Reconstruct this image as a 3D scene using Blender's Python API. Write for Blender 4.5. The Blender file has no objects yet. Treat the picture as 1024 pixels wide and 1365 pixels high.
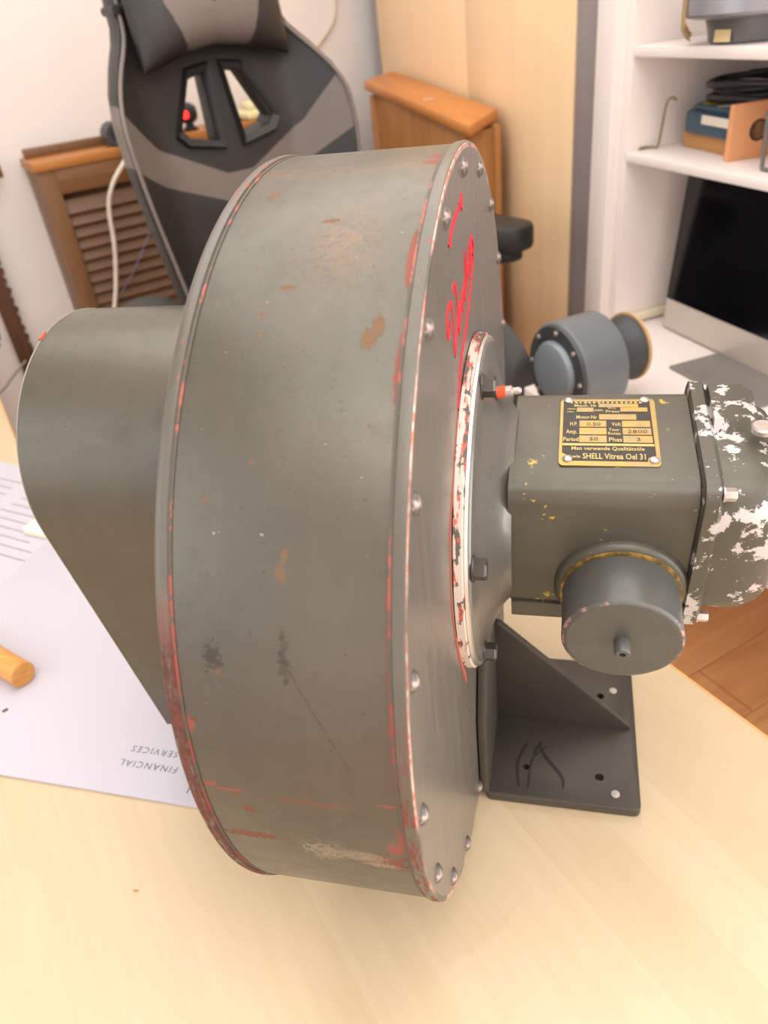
import bpy, bmesh, math, random
from mathutils import Vector, Matrix
random.seed(7)
R_ = math.radians
scene = bpy.context.scene
COL = scene.collection

# ------------------------------------------------------------------ camera
S = 0.27                                   # drum radius in metres
cam_d = bpy.data.cameras.new('camera')
cam = bpy.data.objects.new('camera', cam_d); COL.objects.link(cam)
YAW, PIT, ROL = 0.2850821, 0.5953378, 0.1286245
fw = Vector((-math.sin(YAW)*math.cos(PIT), math.cos(YAW)*math.cos(PIT), -math.sin(PIT)))
r0 = Vector((math.cos(YAW), math.sin(YAW), 0)); d0 = fw.cross(r0)
rr = r0*math.cos(ROL) + d0*math.sin(ROL); dd = -r0*math.sin(ROL) + d0*math.cos(ROL)
rot = Matrix((rr, -dd, -fw)).transposed()
cam.matrix_world = Matrix.Translation((0.24432*S, -1.7764*S, 1 + 1.27314*S)) @ rot.to_4x4()
cam_d.sensor_fit = 'VERTICAL'; cam_d.sensor_height = 36.0; cam_d.sensor_width = 27.0
cam_d.lens = 994.72/1365*36.0
cam_d.clip_start = 0.02
cam_d.dof.use_dof = True
cam_d.dof.focus_distance = 0.50
cam_d.dof.aperture_fstop = cam_d.lens/3.4
scene.camera = cam

# ------------------------------------------------------------------ world, daylight, exposure
w = bpy.data.worlds.new('world'); scene.world = w; w.use_nodes = True
w.node_tree.nodes['Background'].inputs[0].default_value = (0.86, 0.93, 1.0, 1)
w.node_tree.nodes['Background'].inputs[1].default_value = 1.0
scene.view_settings.view_transform = 'Standard'
scene.view_settings.look = 'None'
scene.view_settings.gamma = 1.0
scene.view_settings.exposure = 0.66
scene.view_settings.use_curve_mapping = False

def area(name, loc, target, sx, sy, power, col):
    l = bpy.data.lights.new(name, 'AREA'); l.shape = 'RECTANGLE'; l.size = sx; l.size_y = sy
    l.energy = power; l.color = col
    o = bpy.data.objects.new(name, l); COL.objects.link(o); o.location = loc
    o.rotation_euler = (Vector(target)-Vector(loc)).to_track_quat('-Z', 'Y').to_euler()
    return o
C45 = math.sqrt(.5)
# daylight of the window right of the blower, of the wide window behind the viewer and of the side window
DAY = (.935, .955, .945)
area('window_daylight', (1.86, -.52, 1.20), (1.01, -1.05, 1.20), 1.9, 2.1, 37, DAY)
area('rear_window_daylight', (1.22, -1.95, 1.20), (.52, -.70, 1.20), 1.1, 2.1, 2.5, DAY)
area('side_window_daylight', (-1.55, -0.74, 1.62), (-.85, -.04, 1.62), 1.5, 1.36, 5, DAY)
# two unseen overhead fill lights, added to brighten the drum and room
area('overhead_fill_light', (-.1, .75, 2.44), (-.1, .75, 0), 2.2, 2.2, 28, DAY).rotation_euler[2] += math.pi/4
area('front_fill_light', (.30, -.85, 2.44), (.30, -.85, 0), 1.3, 1.3, 12, DAY).rotation_euler[2] += math.pi/4

# ------------------------------------------------------------------ helpers: materials
def lin(c):
    return tuple((x/255/12.92 if x <= 10 else ((x/255+.055)/1.055)**2.4) for x in c)
def rgba(c): return (*lin(c), 1)
class NT:
    def __init__(s, name):
        s.m = bpy.data.materials.new(name); s.m.use_nodes = True
        s.t = s.m.node_tree; s.b = s.t.nodes['Principled BSDF']; s._co = None
    def n(s, typ, **kw):
        x = s.t.nodes.new(typ)
        for k, v in kw.items(): setattr(x, k, v)
        return x
    def put(s, sock, v):
        if v is None: return
        if isinstance(v, (int, float)): sock.default_value = v
        elif isinstance(v, tuple): sock.default_value = v if len(v) == len(sock.default_value) else (*v, 1)[:len(sock.default_value)]
        else: s.t.links.new(v, sock)
    def math(s, op, a, b=None, c=None, clamp=False):
        x = s.n('ShaderNodeMath', operation=op, use_clamp=clamp)
        for i, v in enumerate((a, b, c)): s.put(x.inputs[i], v)
        return x.outputs[0]
    def vm(s, op, a, b=None, out=0):
        x = s.n('ShaderNodeVectorMath', operation=op); s.put(x.inputs[0], a); s.put(x.inputs[1], b)
        return x.outputs[out]
    def obj(s):
        if s._co is None: s._co = s.n('ShaderNodeTexCoord').outputs['Object']
        return s._co
    def sep(s, v):
        x = s.n('ShaderNodeSeparateXYZ'); s.put(x.inputs[0], v); return x.outputs
    def comb(s, x, y, z=0.0):
        c = s.n('ShaderNodeCombineXYZ')
        for i, v in enumerate((x, y, z)): s.put(c.inputs[i], v)
        return c.outputs[0]
    def noise(s, scale, detail=3.0, rough=.55, vec=None, dist=0.0, out=0):
        x = s.n('ShaderNodeTexNoise'); s.put(x.inputs['Vector'], vec if vec is not None else s.obj())
        x.inputs['Scale'].default_value = scale; x.inputs['Detail'].default_value = detail
        x.inputs['Roughness'].default_value = rough; x.inputs['Distortion'].default_value = dist
        return x.outputs[out]
    def scale(s, vec, f): return s.vm('MULTIPLY', vec, tuple(f))
    def ramp(s, v, lo, hi, a=0.0, b=1.0):
        x = s.n('ShaderNodeMapRange'); x.clamp = True
        for i, q in enumerate((v, lo, hi, a, b)): s.put(x.inputs[i], q)
        return x.outputs[0]
    def mix(s, f, a, b):
        x = s.n('ShaderNodeMix', data_type='RGBA')
        s.put(x.inputs[0], f); s.put(x.inputs[6], a); s.put(x.inputs[7], b); return x.outputs[2]
    def mixf(s, f, a, b):
        x = s.n('ShaderNodeMix', data_type='FLOAT')
        s.put(x.inputs[0], f); s.put(x.inputs[2], a); s.put(x.inputs[3], b); return x.outputs[0]
    def bump(s, h, strength=.2, dist=.001):
        x = s.n('ShaderNodeBump'); s.put(x.inputs['Height'], h); x.inputs['Strength'].default_value = strength
        x.inputs['Distance'].default_value = dist; s.t.links.new(x.outputs[0], s.b.inputs['Normal'])
    def done(s, col=None, rough=None, metal=None, spec=None):
        s.put(s.b.inputs['Base Color'], col); s.put(s.b.inputs['Roughness'], rough)
        s.put(s.b.inputs['Metallic'], metal)
        if spec is not None: s.put(s.b.inputs['Specular IOR Level'], spec)
        return s.m

def plain(name, c, rough=.5, metal=0.0, var=.12, scale=30.0, spec=None, bump=0.0):
    k = NT(name); f = k.noise(scale, 3)
    a = tuple(x*(1-var) for x in lin(c)); b = tuple(min(1, x*(1+var)) for x in lin(c))
    col = k.mix(f, (*a, 1), (*b, 1))
    if bump: k.bump(k.noise(scale*8, 2), bump, .0006)
    return k.done(col, rough, metal, spec)

def wood(name, c1, c2, axis=0, rough=.45, scale=9.0, seams=None, k=None, stretch=14.0):
    k = NT(name); sc = [scale*1.0]*3
    for i in range(3): sc[i] = scale/ (1 if i != axis else stretch)
    v = k.scale(k.obj(), sc)
    n1 = k.noise(3.0, 6, .62, v, .6); n2 = k.noise(14.0, 3, .6, v)
    f = k.math('ADD', k.math('MULTIPLY', n1, .75), k.math('MULTIPLY', n2, .25))
    col = k.mix(k.ramp(f, .3, .72), rgba(c1), rgba(c2))
    k.bump(n2, .12, .0006)
    return k.done(col, rough)

# ------------------------------------------------------------------ helpers: objects
def link(name, me, mat=None, parent=None):
    o = bpy.data.objects.new(name, me); COL.objects.link(o)
    if mat is not None and not me.materials: me.materials.append(mat)
    if parent is not None: o.parent = parent
    return o
def finish(bm, name, smooth=35):
    bmesh.ops.recalc_face_normals(bm, faces=bm.faces[:])
    me = bpy.data.meshes.new(name); bm.to_mesh(me); bm.free()
    if smooth:
        for p in me.polygons: p.use_smooth = True
        me.set_sharp_from_angle(angle=R_(smooth))
    return me
def tag(o, label, cat, group=None):
    o['label'] = label; o['category'] = cat
    if group: o['group'] = group
    return o
def struct(o, label=None):
    o['kind'] = 'structure'
    if label: o['label'] = label
    return o
def thing(name, label, cat, loc=(0, 0, 0), rz=0.0, group=None):
    o = bpy.data.objects.new(name, None); COL.objects.link(o); o.location = loc; o.rotation_euler = (0, 0, rz)
    o.empty_display_size = .05
    return tag(o, label, cat, group)

def bm_box(bm, c, s, bev=0.0, seg=2, rot=None):
    r = bmesh.ops.create_cube(bm, size=1.0)
    vs = r['verts']
    bmesh.ops.scale(bm, vec=s, verts=vs)
    if bev > 0:
        es = list({e for v in vs for e in v.link_edges})
        g = bmesh.ops.bevel(bm, geom=es, offset=min(bev, min(s)*.49), segments=seg, affect='EDGES', profile=.5)
        vs = list({v for f in g['faces'] for v in f.verts} | {v for v in vs if v.is_valid})
    if rot is not None: bmesh.ops.transform(bm, matrix=rot, verts=vs)
    bmesh.ops.translate(bm, vec=c, verts=vs)
    return vs
def box(name, c, s, mat, parent=None, bev=0.002, rot=None, seg=2):
    bm = bmesh.new(); bm_box(bm, c, s, bev, seg, rot)
    return link(name, finish(bm, name), mat, parent)
def bx(name, lo, hi, mat, parent=None, bev=0.002):
    lo, hi = Vector(lo), Vector(hi)
    return box(name, (lo+hi)/2, hi-lo, mat, parent, bev)
def basis(ax):
    ax = Vector(ax).normalized()
    t = Vector((0, 0, 1)) if abs(ax.z) < .9 else Vector((0, 1, 0))
    u = ax.cross(t).normalized(); v = ax.cross(u).normalized()
    return ax, u, v
def bm_lathe(bm, prof, origin, axis, seg=48, caps=True):
    ax, u, v = basis(axis); o = Vector(origin); rings = []
    for (h, r) in prof:
        if r < 1e-6: rings.append([bm.verts.new(o+ax*h)])
        else: rings.append([bm.verts.new(o+ax*h+(u*math.cos(2*math.pi*i/seg)+v*math.sin(2*math.pi*i/seg))*r) for i in range(seg)])
    for a, b in zip(rings, rings[1:]):
        for i in range(seg):
            j = (i+1) % seg
            if len(a) == 1 and len(b) == 1: continue
            if len(a) == 1: bm.faces.new((a[0], b[i], b[j]))
            elif len(b) == 1: bm.faces.new((a[i], a[j], b[0]))
            else: bm.faces.new((a[i], a[j], b[j], b[i]))
    if caps:
        if len(rings[0]) > 1: bm.faces.new(rings[0])
        if len(rings[-1]) > 1: bm.faces.new(rings[-1])
    return rings
def lathe(name, prof, origin, axis, mat, parent=None, seg=48, caps=True, smooth=35):
    bm = bmesh.new(); bm_lathe(bm, prof, origin, axis, seg, caps)
    return link(name, finish(bm, name, smooth), mat, parent)
def ringlathe(name, prof, origin, axis, mat, parent=None, seg=96, smooth=35):
    bm = bmesh.new(); bm_lathe(bm, prof+[prof[0]], origin, axis, seg, False)
    bmesh.ops.remove_doubles(bm, verts=bm.verts[:], dist=1e-7)
    return link(name, finish(bm, name, smooth), mat, parent)
def bm_loft(bm, sections, cap=True):
    rings = [[bm.verts.new(p) for p in sec] for sec in sections]
    n = len(rings[0])
    for a, b in zip(rings, rings[1:]):
        for i in range(n): bm.faces.new((a[i], a[(i+1) % n], b[(i+1) % n], b[i]))
    if cap: bm.faces.new(rings[0]); bm.faces.new(rings[-1])
def loft(name, sections, mat, parent=None, cap=True, smooth=35):
    bm = bmesh.new(); bm_loft(bm, sections, cap)
    return link(name, finish(bm, name, smooth), mat, parent)
def smooth_path(pts, k=6):
    P = [Vector(p) for p in pts]; out = []
    for i in range(len(P)-1):
        a = P[max(i-1, 0)]; b = P[i]; c = P[i+1]; d = P[min(i+2, len(P)-1)]
        for j in range(k):
            t = j/k
            out.append(.5*((2*b)+(c-a)*t+(2*a-5*b+4*c-d)*t*t+(3*b-a-3*c+d)*t**3))
    out.append(P[-1]); return out
def bm_tube(bm, pts, r, seg=8):
    n = len(pts); rings = []; up = None
    for i, p in enumerate(pts):
        t = (pts[min(i+1, n-1)]-pts[max(i-1, 0)]).normalized()
        if up is None: _, up, _ = basis(t)
        up = (up - t*up.dot(t)).normalized(); v = t.cross(up)
        rad = r(i/(n-1)) if callable(r) else r
        rings.append([bm.verts.new(p+(up*math.cos(2*math.pi*k/seg)+v*math.sin(2*math.pi*k/seg))*rad) for k in range(seg)])
    for a, b in zip(rings, rings[1:]):
        for i in range(seg): bm.faces.new((a[i], a[(i+1) % seg], b[(i+1) % seg], b[i]))
    bm.faces.new(rings[0]); bm.faces.new(rings[-1])
def tube(name, pts, r, mat, parent=None, seg=8, k=6):
    bm = bmesh.new(); bm_tube(bm, smooth_path(pts, k) if k else [Vector(p) for p in pts], r, seg)
    return link(name, finish(bm, name, 60), mat, parent)
def rrect(hx, hy, r, n=6):
    out = []
    for (cx, cy, a0) in ((hx-r, hy-r, 0), (-hx+r, hy-r, 90), (-hx+r, -hy+r, 180), (hx-r, -hy+r, 270)):
        for i in range(n+1):
            a = R_(a0+90*i/n); out.append((cx+r*math.cos(a), cy+r*math.sin(a)))
    return out
def prism(name, poly, fn, h0, h1, mat, parent=None, bev=0.0, smooth=35):
    """poly in 2D, fn(x, y, h) -> 3D point"""
    bm = bmesh.new()
    a = [bm.verts.new(fn(x, y, h0)) for x, y in poly]; b = [bm.verts.new(fn(x, y, h1)) for x, y in poly]
    n = len(poly); bm.faces.new(a); top = bm.faces.new(b)
    for i in range(n): bm.faces.new((a[i], a[(i+1) % n], b[(i+1) % n], b[i]))
    if bev > 0:
        bmesh.ops.recalc_face_normals(bm, faces=bm.faces[:])
        bmesh.ops.bevel(bm, geom=[e for e in bm.edges if len(e.link_faces) == 2 and e.calc_face_angle() > R_(40)], offset=bev, segments=2, affect='EDGES', profile=.5)
    return link(name, finish(bm, name, smooth), mat, parent)
def text_mesh(name, body, size, depth, M, mat, parent=None, align='LEFT', spacing=1.0, sx=1.0, bold=0.0):
    cu = bpy.data.curves.new(name, 'FONT'); cu.body = body; cu.size = size; cu.align_x = align
    cu.space_character = spacing; cu.extrude = depth; cu.resolution_u = 2; cu.offset = bold
    o = bpy.data.objects.new(name+'_tmp', cu); COL.objects.link(o)
    dg = bpy.context.evaluated_depsgraph_get(); dg.update()
    me = bpy.data.meshes.new_from_object(o.evaluated_get(dg))
    bpy.data.objects.remove(o); bpy.data.curves.remove(cu)
    me.transform(M @ Matrix.Diagonal((sx, 1, 1, 1))); me.materials.clear()
    return link(name, me, mat, parent)
def ribbon(name, strokes, fn, mat, parent=None, lift=.0006):
    """strokes: list of (points2d, width); flat painted strokes with a little body"""
    bm = bmesh.new()
    for si, (pts, wd) in enumerate(strokes):
        P = smooth_path([Vector((x, y, 0)) for x, y in pts], 5); n = len(P); L = []; Rr = []
        for i, p in enumerate(P):
            t = (P[min(i+1, n-1)]-P[max(i-1, 0)]); t = t.normalized() if t.length else Vector((1, 0, 0))
            nn = Vector((-t.y, t.x, 0)); f = i/(n-1)
            hw = wd*.5*(.55+.9*math.sin(math.pi*min(1, max(0, f*.9+.08))))
            L.append(p+nn*hw); Rr.append(p-nn*hw)
        for h in (lift+.00004*si,):
            a = [bm.verts.new(fn(q.x, q.y, h)) for q in L]; b = [bm.verts.new(fn(q.x, q.y, h)) for q in Rr]
            c = [bm.verts.new(fn(q.x, q.y, -.0002)) for q in L]; d = [bm.verts.new(fn(q.x, q.y, -.0002)) for q in Rr]
            for i in range(n-1):
                bm.faces.new((a[i], a[i+1], b[i+1], b[i])); bm.faces.new((a[i], c[i], c[i+1], a[i+1]))
                bm.faces.new((b[i], b[i+1], d[i+1], d[i]))
    return link(name, finish(bm, name, 0), mat, parent)
def copy_of(src, parent, loc=None, rot=None):
    c = src.copy(); COL.objects.link(c); c.parent = parent
    if loc is not None: c.location = loc
    if rot is not None: c.rotation_euler = rot
    return c

# ------------------------------------------------------------------ frames of the place
P0 = Vector((.174, 1.077, 0)); ANG = R_(122)          # desk, shelf and wardrobe front: a away, b along
A2 = Vector((math.sin(ANG), -math.cos(ANG), 0)); B2 = Vector((math.cos(ANG), math.sin(ANG), 0))
def ab(a, b, z): return P0 + A2*a + B2*b + Vector((0, 0, z))
RZ_AB = ANG - math.pi/2                                # local x = a, local y = b
W0 = Vector((-1.41, 1.51, 0)); SV = Vector((C45, C45, 0)); NV = Vector((C45, -C45, 0))
def sn(s, n, z): return W0 + SV*s + NV*n + Vector((0, 0, z))
RZ_SN = math.pi/4                                      # local x = s, local y = -n

# ------------------------------------------------------------------ setting
M_wall = plain('wall_paint', (228, 221, 218), .75, var=.03, scale=6, bump=.25)
M_ceil = plain('ceiling_paint', (240, 237, 232), .8, var=.02, scale=6)
def room_wall(name, p, q, h=2.5, thick=.12, holes=()):
    """wall from p to q (room on the left of p->q); holes = (x0, x1, z0, z1)"""
    p, q = Vector((*p, 0)), Vector((*q, 0)); d = (q-p); L = d.length; d.normalize()
    out = Vector((d.y, -d.x, 0)); bm = bmesh.new()
    def slab(x0, x1, z0, z1):
        c = p+d*((x0+x1)/2)+out*(thick/2)+Vector((0, 0, (z0+z1)/2))
        bm_box(bm, c, (x1-x0, thick, z1-z0), 0, rot=Matrix.Rotation(math.atan2(d.y, d.x), 4, 'Z'))
    if not holes: slab(-thick, L+thick, 0, h)
    else:
        (x0, x1, z0, z1) = holes[0]
        slab(-thick, x0, 0, h); slab(x1, L+thick, 0, h); slab(x0, x1, 0, z0); slab(x0, x1, z1, h)
    return struct(link(name, finish(bm, name, 0), M_wall))
c1 = W0 + SV*1.86
t_ = (W0 - ab(.64, 0, 0))
c_left = W0 - SV*1.75
c_lf = c_left + NV*4.05
c_rf = ab(.64, -3.1, 0)
# corner of back wall and right wall
den = SV.x*B2.y - SV.y*B2.x
g = ab(.64, 0, 0) - W0
sc_ = (g.x*B2.y - g.y*B2.x)/den
c_br = W0 + SV*sc_
c_rf = ab(.64, -3.25, 0)
pts_room = [c_left, c_br, c_rf, c_lf]
room_wall('wall_back', c_br.xy, c_left.xy)
room_wall('wall_right', c_rf.xy, c_br.xy, holes=((.28, 2.32, .10, 2.30),))
Lf = (c_rf-c_lf).length; Ll = (c_lf-c_left).length
room_wall('wall_front', c_lf.xy, c_rf.xy, holes=((2.2, 3.5, .10, 2.30),))
room_wall('wall_left', c_left.xy, c_lf.xy, holes=((1.25, 2.85, .92, 2.32),))
bm = bmesh.new(); f = [bm.verts.new((p.x, p.y, 2.5)) for p in pts_room]; t = [bm.verts.new((p.x, p.y, 2.6)) for p in pts_room]
bm.faces.new(f); bm.faces.new(t)
for i in range(4): bm.faces.new((f[i], f[(i+1) % 4], t[(i+1) % 4], t[i]))
struct(link('ceiling', finish(bm, 'ceiling', 0), M_ceil))
M_sub = plain('floor_underlay', (176, 116, 68), .8)
bm = bmesh.new(); f = [bm.verts.new((p.x, p.y, -.012)) for p in pts_room]; t = [bm.verts.new((p.x, p.y, -.1)) for p in pts_room]
bm.faces.new(f); bm.faces.new(t)
for i in range(4): bm.faces.new((f[i], f[(i+1) % 4], t[(i+1) % 4], t[i]))
floor = struct(link('floor', finish(bm, 'floor', 0), M_sub))
# floor boards, laid at 42 degrees
def floor_mat():
    k = NT('oak_floor_board')
    oi = k.n('ShaderNodeObjectInfo').outputs['Random']
    v = k.vm('ADD', k.scale(k.obj(), (1.1, 14, 14)), k.comb(k.math('MULTIPLY', oi, 40.0), k.math('MULTIPLY', oi, 17.0), 0.0))
    n1 = k.noise(1.6, 6, .6, v, .8)
    col = k.mix(k.ramp(n1, .3, .7), rgba((208, 146, 96)), rgba((238, 184, 128)))
    col = k.mix(k.math('MULTIPLY', oi, .35), col, rgba((216, 156, 104)))
    return k.done(col, .4)
M_board = floor_mat()
bw, bl = .145, 1.3
bmb = bmesh.new(); bm_box(bmb, (0, 0, -.006), (1, bw-.002, .012), .0012, 1)
board_me = finish(bmb, 'plank', 0); board_me.materials.append(M_board)
ra = R_(42); ex = Vector((math.cos(ra), math.sin(ra), 0)); ey = Vector((-math.sin(ra), math.cos(ra), 0))
def span(v):                       # stretch of the room along ex at offset v along ey
    lo_, hi_ = -1e9, 1e9
    for i in range(4):
        a, b = pts_room[i], pts_room[(i+1) % 4]; n_ = Vector((-(b-a).y, (b-a).x, 0))*-1    # inward
        den_ = n_.dot(ex); num = n_.dot(a-ey*v)
        if abs(den_) < 1e-9: continue
        if den_ > 0: lo_ = max(lo_, num/den_)
        else: hi_ = min(hi_, num/den_)
    return lo_, hi_
nb = 0
for j in range(-30, 40):
    l1, h1 = span(j*bw-bw/2); l2, h2 = span(j*bw+bw/2); lo_, hi_ = max(l1, l2), min(h1, h2)
    if hi_-lo_ < .1: continue
    x = lo_; nxt = lo_+bl*(.35+.3*(j % 3))
    while x < hi_-.02:
        e = min(nxt, hi_)
        if hi_-e < .15: e = hi_
        o = link('plank', board_me, None, floor); o.location = ex*((x+e)/2)+ey*(j*bw); o.rotation_euler = (0, 0, ra); o.scale = (e-x-.002, 1, 1)
        nb += 1; x = e; nxt = e+bl

# windows (behind and left of the viewer)
M_white = plain('white_lacquer', (238, 226, 220), .35, var=.02, scale=8)
def pane_mat():
    k = NT('window_glass'); k.put(k.b.inputs['Transmission Weight'], 1.0); k.put(k.b.inputs['IOR'], 1.1)
    return k.done((.95, .98, 1, 1), .02)
M_pane = pane_mat()
def window(name, p, q, x0, x1, z0, z1, n):
    p, q = Vector((*p, 0)), Vector((*q, 0)); d = (q-p).normalized(); ang = math.atan2(d.y, d.x)
    out = Vector((d.y, -d.x, 0))
    root = bpy.data.objects.new(name, None); COL.objects.link(root); struct(root)
    root.location = p+d*x0+out*.06; root.rotation_euler = (0, 0, ang)
    W = x1-x0; H = z1-z0; fwd = .06
    for k in range(n):
        a = W*k/n; b = W*(k+1)/n
        bm = bmesh.new()
        bm_box(bm, ((a+b)/2, 0, z0+fwd/2), (b-a-.004, .06, fwd), .004); bm_box(bm, ((a+b)/2, 0, z1-fwd/2), (b-a-.004, .06, fwd), .004)
        bm_box(bm, (a+.002+fwd/2, 0, (z0+z1)/2), (fwd, .06, H-2*fwd), .004); bm_box(bm, (b-.002-fwd/2, 0, (z0+z1)/2), (fwd, .06, H-2*fwd), .004)
        fr = link('window_frame', finish(bm, 'window_frame'), M_white, root)
        bx('pane', (a+fwd, -.004, z0+fwd), (b-fwd, .004, z1-fwd), M_pane, fr, 0)
    return root
window('window_1', c_lf.xy, c_rf.xy, 2.2, 3.5, .10, 2.30, 2)
window('window_3', c_rf.xy, c_br.xy, .28, 2.32, .10, 2.30, 2)
cl = thing('added_fill_panel', 'added unseen white fill panel on the ceiling above the birch table', 'lamp', (-.1, .75, 2.4995), math.pi/4)  # panel added as a body for the overhead fill light
bx('fill_panel_frame', (-1.15, -1.15, -.045), (1.15, 1.15, 0), M_white, cl, .004)
cl2 = thing('added_fill_panel', 'smaller added unseen white fill panel on the ceiling near the windows', 'lamp', (.30, -.85, 2.4995), math.pi/4)  # second added panel, goes with the front fill light
bx('fill_panel_frame', (-.68, -.68, -.045), (.68, .68, 0), M_white, cl2, .004)
window('window_2', c_left.xy, c_lf.xy, 1.25, 2.85, .92, 2.32, 2)

# ------------------------------------------------------------------ work table (L-shaped, birch)
TA = R_(133); tB = Vector((math.cos(TA), math.sin(TA), 0)); tA = Vector((math.sin(TA), -math.cos(TA), 0))
T0 = Vector((.263, .038, 0))
def table_mat():
    k = NT('birch_laminate')
    br = k.n('ShaderNodeTexBrick'); k.put(br.inputs['Vector'], k.obj())
    br.offset = .37; br.inputs['Scale'].default_value = 1.0
    br.inputs['Brick Width'].default_value = .62; br.inputs['Row Height'].default_value = .062
    br.inputs['Mortar Size'].default_value = .0; br.inputs['Bias'].default_value = 0.0
    br.inputs['Color1'].default_value = (0.1, 0.1, 0.1, 1); br.inputs['Color2'].default_value = (.9, .9, .9, 1)
    g = k.noise(2.4, 6, .6, k.scale(k.obj(), (1.6, 22, 22)), 1.0)
    f = k.math('ADD', k.math('MULTIPLY', k.sep(br.outputs[0])[0], .36), k.math('MULTIPLY', g, .64))
    col = k.mix(k.ramp(f, .2, .8), rgba((196, 172, 137)), rgba((211, 190, 158)))
    fl = k.noise(3, 3, .5, k.scale(k.obj(), (5, 22, 22)))
    col = k.mix(k.ramp(fl, .72, .78, 0, .2), col, rgba((205, 150, 98)))
    return k.done(col, .34, spec=.45)
M_table = table_mat()
M_tedge = wood('birch_edge', (205, 150, 85), (228, 178, 110), 0)
table = thing('work_table', 'large pale birch work table under the grey blower', 'table', T0, TA-math.pi/2+math.pi/2)
# local x = b', local y = -a'
tp = [(-.832, 0), (.70, 0), (.70, .52), (2.16, .52), (2.16, 1.7), (.754, 1.7)]
prism('table_top', tp, lambda x, y, h: (x, y, h), .702, .7295, M_table, table, 0)
def edge_strip(a, b):
    a, b = Vector((*a, 0)), Vector((*b, 0)); d = b-a; ang = math.atan2(d.y, d.x); nrm = Vector((d.y, -d.x, 0)).normalized()
    box('edge_band', (a+b)/2+nrm*.0015+Vector((0, 0, .7158)), (d.length, .003, .0284), M_tedge, table, .001, Matrix.Rotation(ang, 4, 'Z'))
for i in range(6): edge_strip(tp[i], tp[(i+1) % 6])
M_leg = plain('grey_steel', (120, 118, 116), .4, .6)
for (x, y) in ((-.70, .06), (.6, .08), (.88, 1.6), (2.06, 1.6), (2.06, .62)):
    bx('leg', (x-.03, y-.03, 0), (x+.03, y+.03, .702), M_leg, table, .004)

# ------------------------------------------------------------------ the blower
PAINT = (95, 90, 81)
def m(x, y, z): return Vector((x*S, y*S, (z+1)*S))
blower = thing('centrifugal_blower', 'large worn grey-green blower drum with motor, standing on the birch table', 'blower', (0, 0, .73))
Z1 = S                                             # axis height above the table (local)

def drum_coords(k):
    x, y, z = k.sep(k.obj())
    u = k.math('DIVIDE', x, S)
    ph = k.math('ARCTAN2', k.math('MULTIPLY', y, -1.0), k.math('SUBTRACT', z, Z1))
    return u, ph
def patch(k, uv, nz, u0, p0, ru, rp, amp=.9, edge=.12):
    d = k.vm('LENGTH', k.vm('MULTIPLY', k.vm('SUBTRACT', uv, (u0, p0, 0.0)), (1/ru, 1/rp, 0.0)), out=1)
    d = k.math('ADD', d, k.math('MULTIPLY', k.math('SUBTRACT', nz, .5), amp*4.5))
    return k.ramp(d, 1.0-edge, 1.0+edge*.3, 1.0, 0.0)
def mx(k, *ms):
    r = ms[0]
    for q in ms[1:]: r = k.math('MAXIMUM', r, q)
    return r
def grey_base(k, c=PAINT, streak=(1, 1, 1)):
    n1 = k.noise(9, 5, .6); n2 = k.noise(70, 4, .6, k.scale(k.obj(), streak)); n3 = k.noise(420, 2, .5)
    c0 = lin(c)
    col = k.mix(k.ramp(n1, .3, .7), (*[x*.86 for x in c0], 1), (*[x*1.1 for x in c0], 1))
    col = k.mix(k.ramp(n2, .55, .78, 0, .38), col, rgba((80, 74, 63)))
    col = k.mix(k.ramp(n3, .68, .74, 0, .45), col, rgba((62, 58, 50)))
    return col, n1, n2
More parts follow.
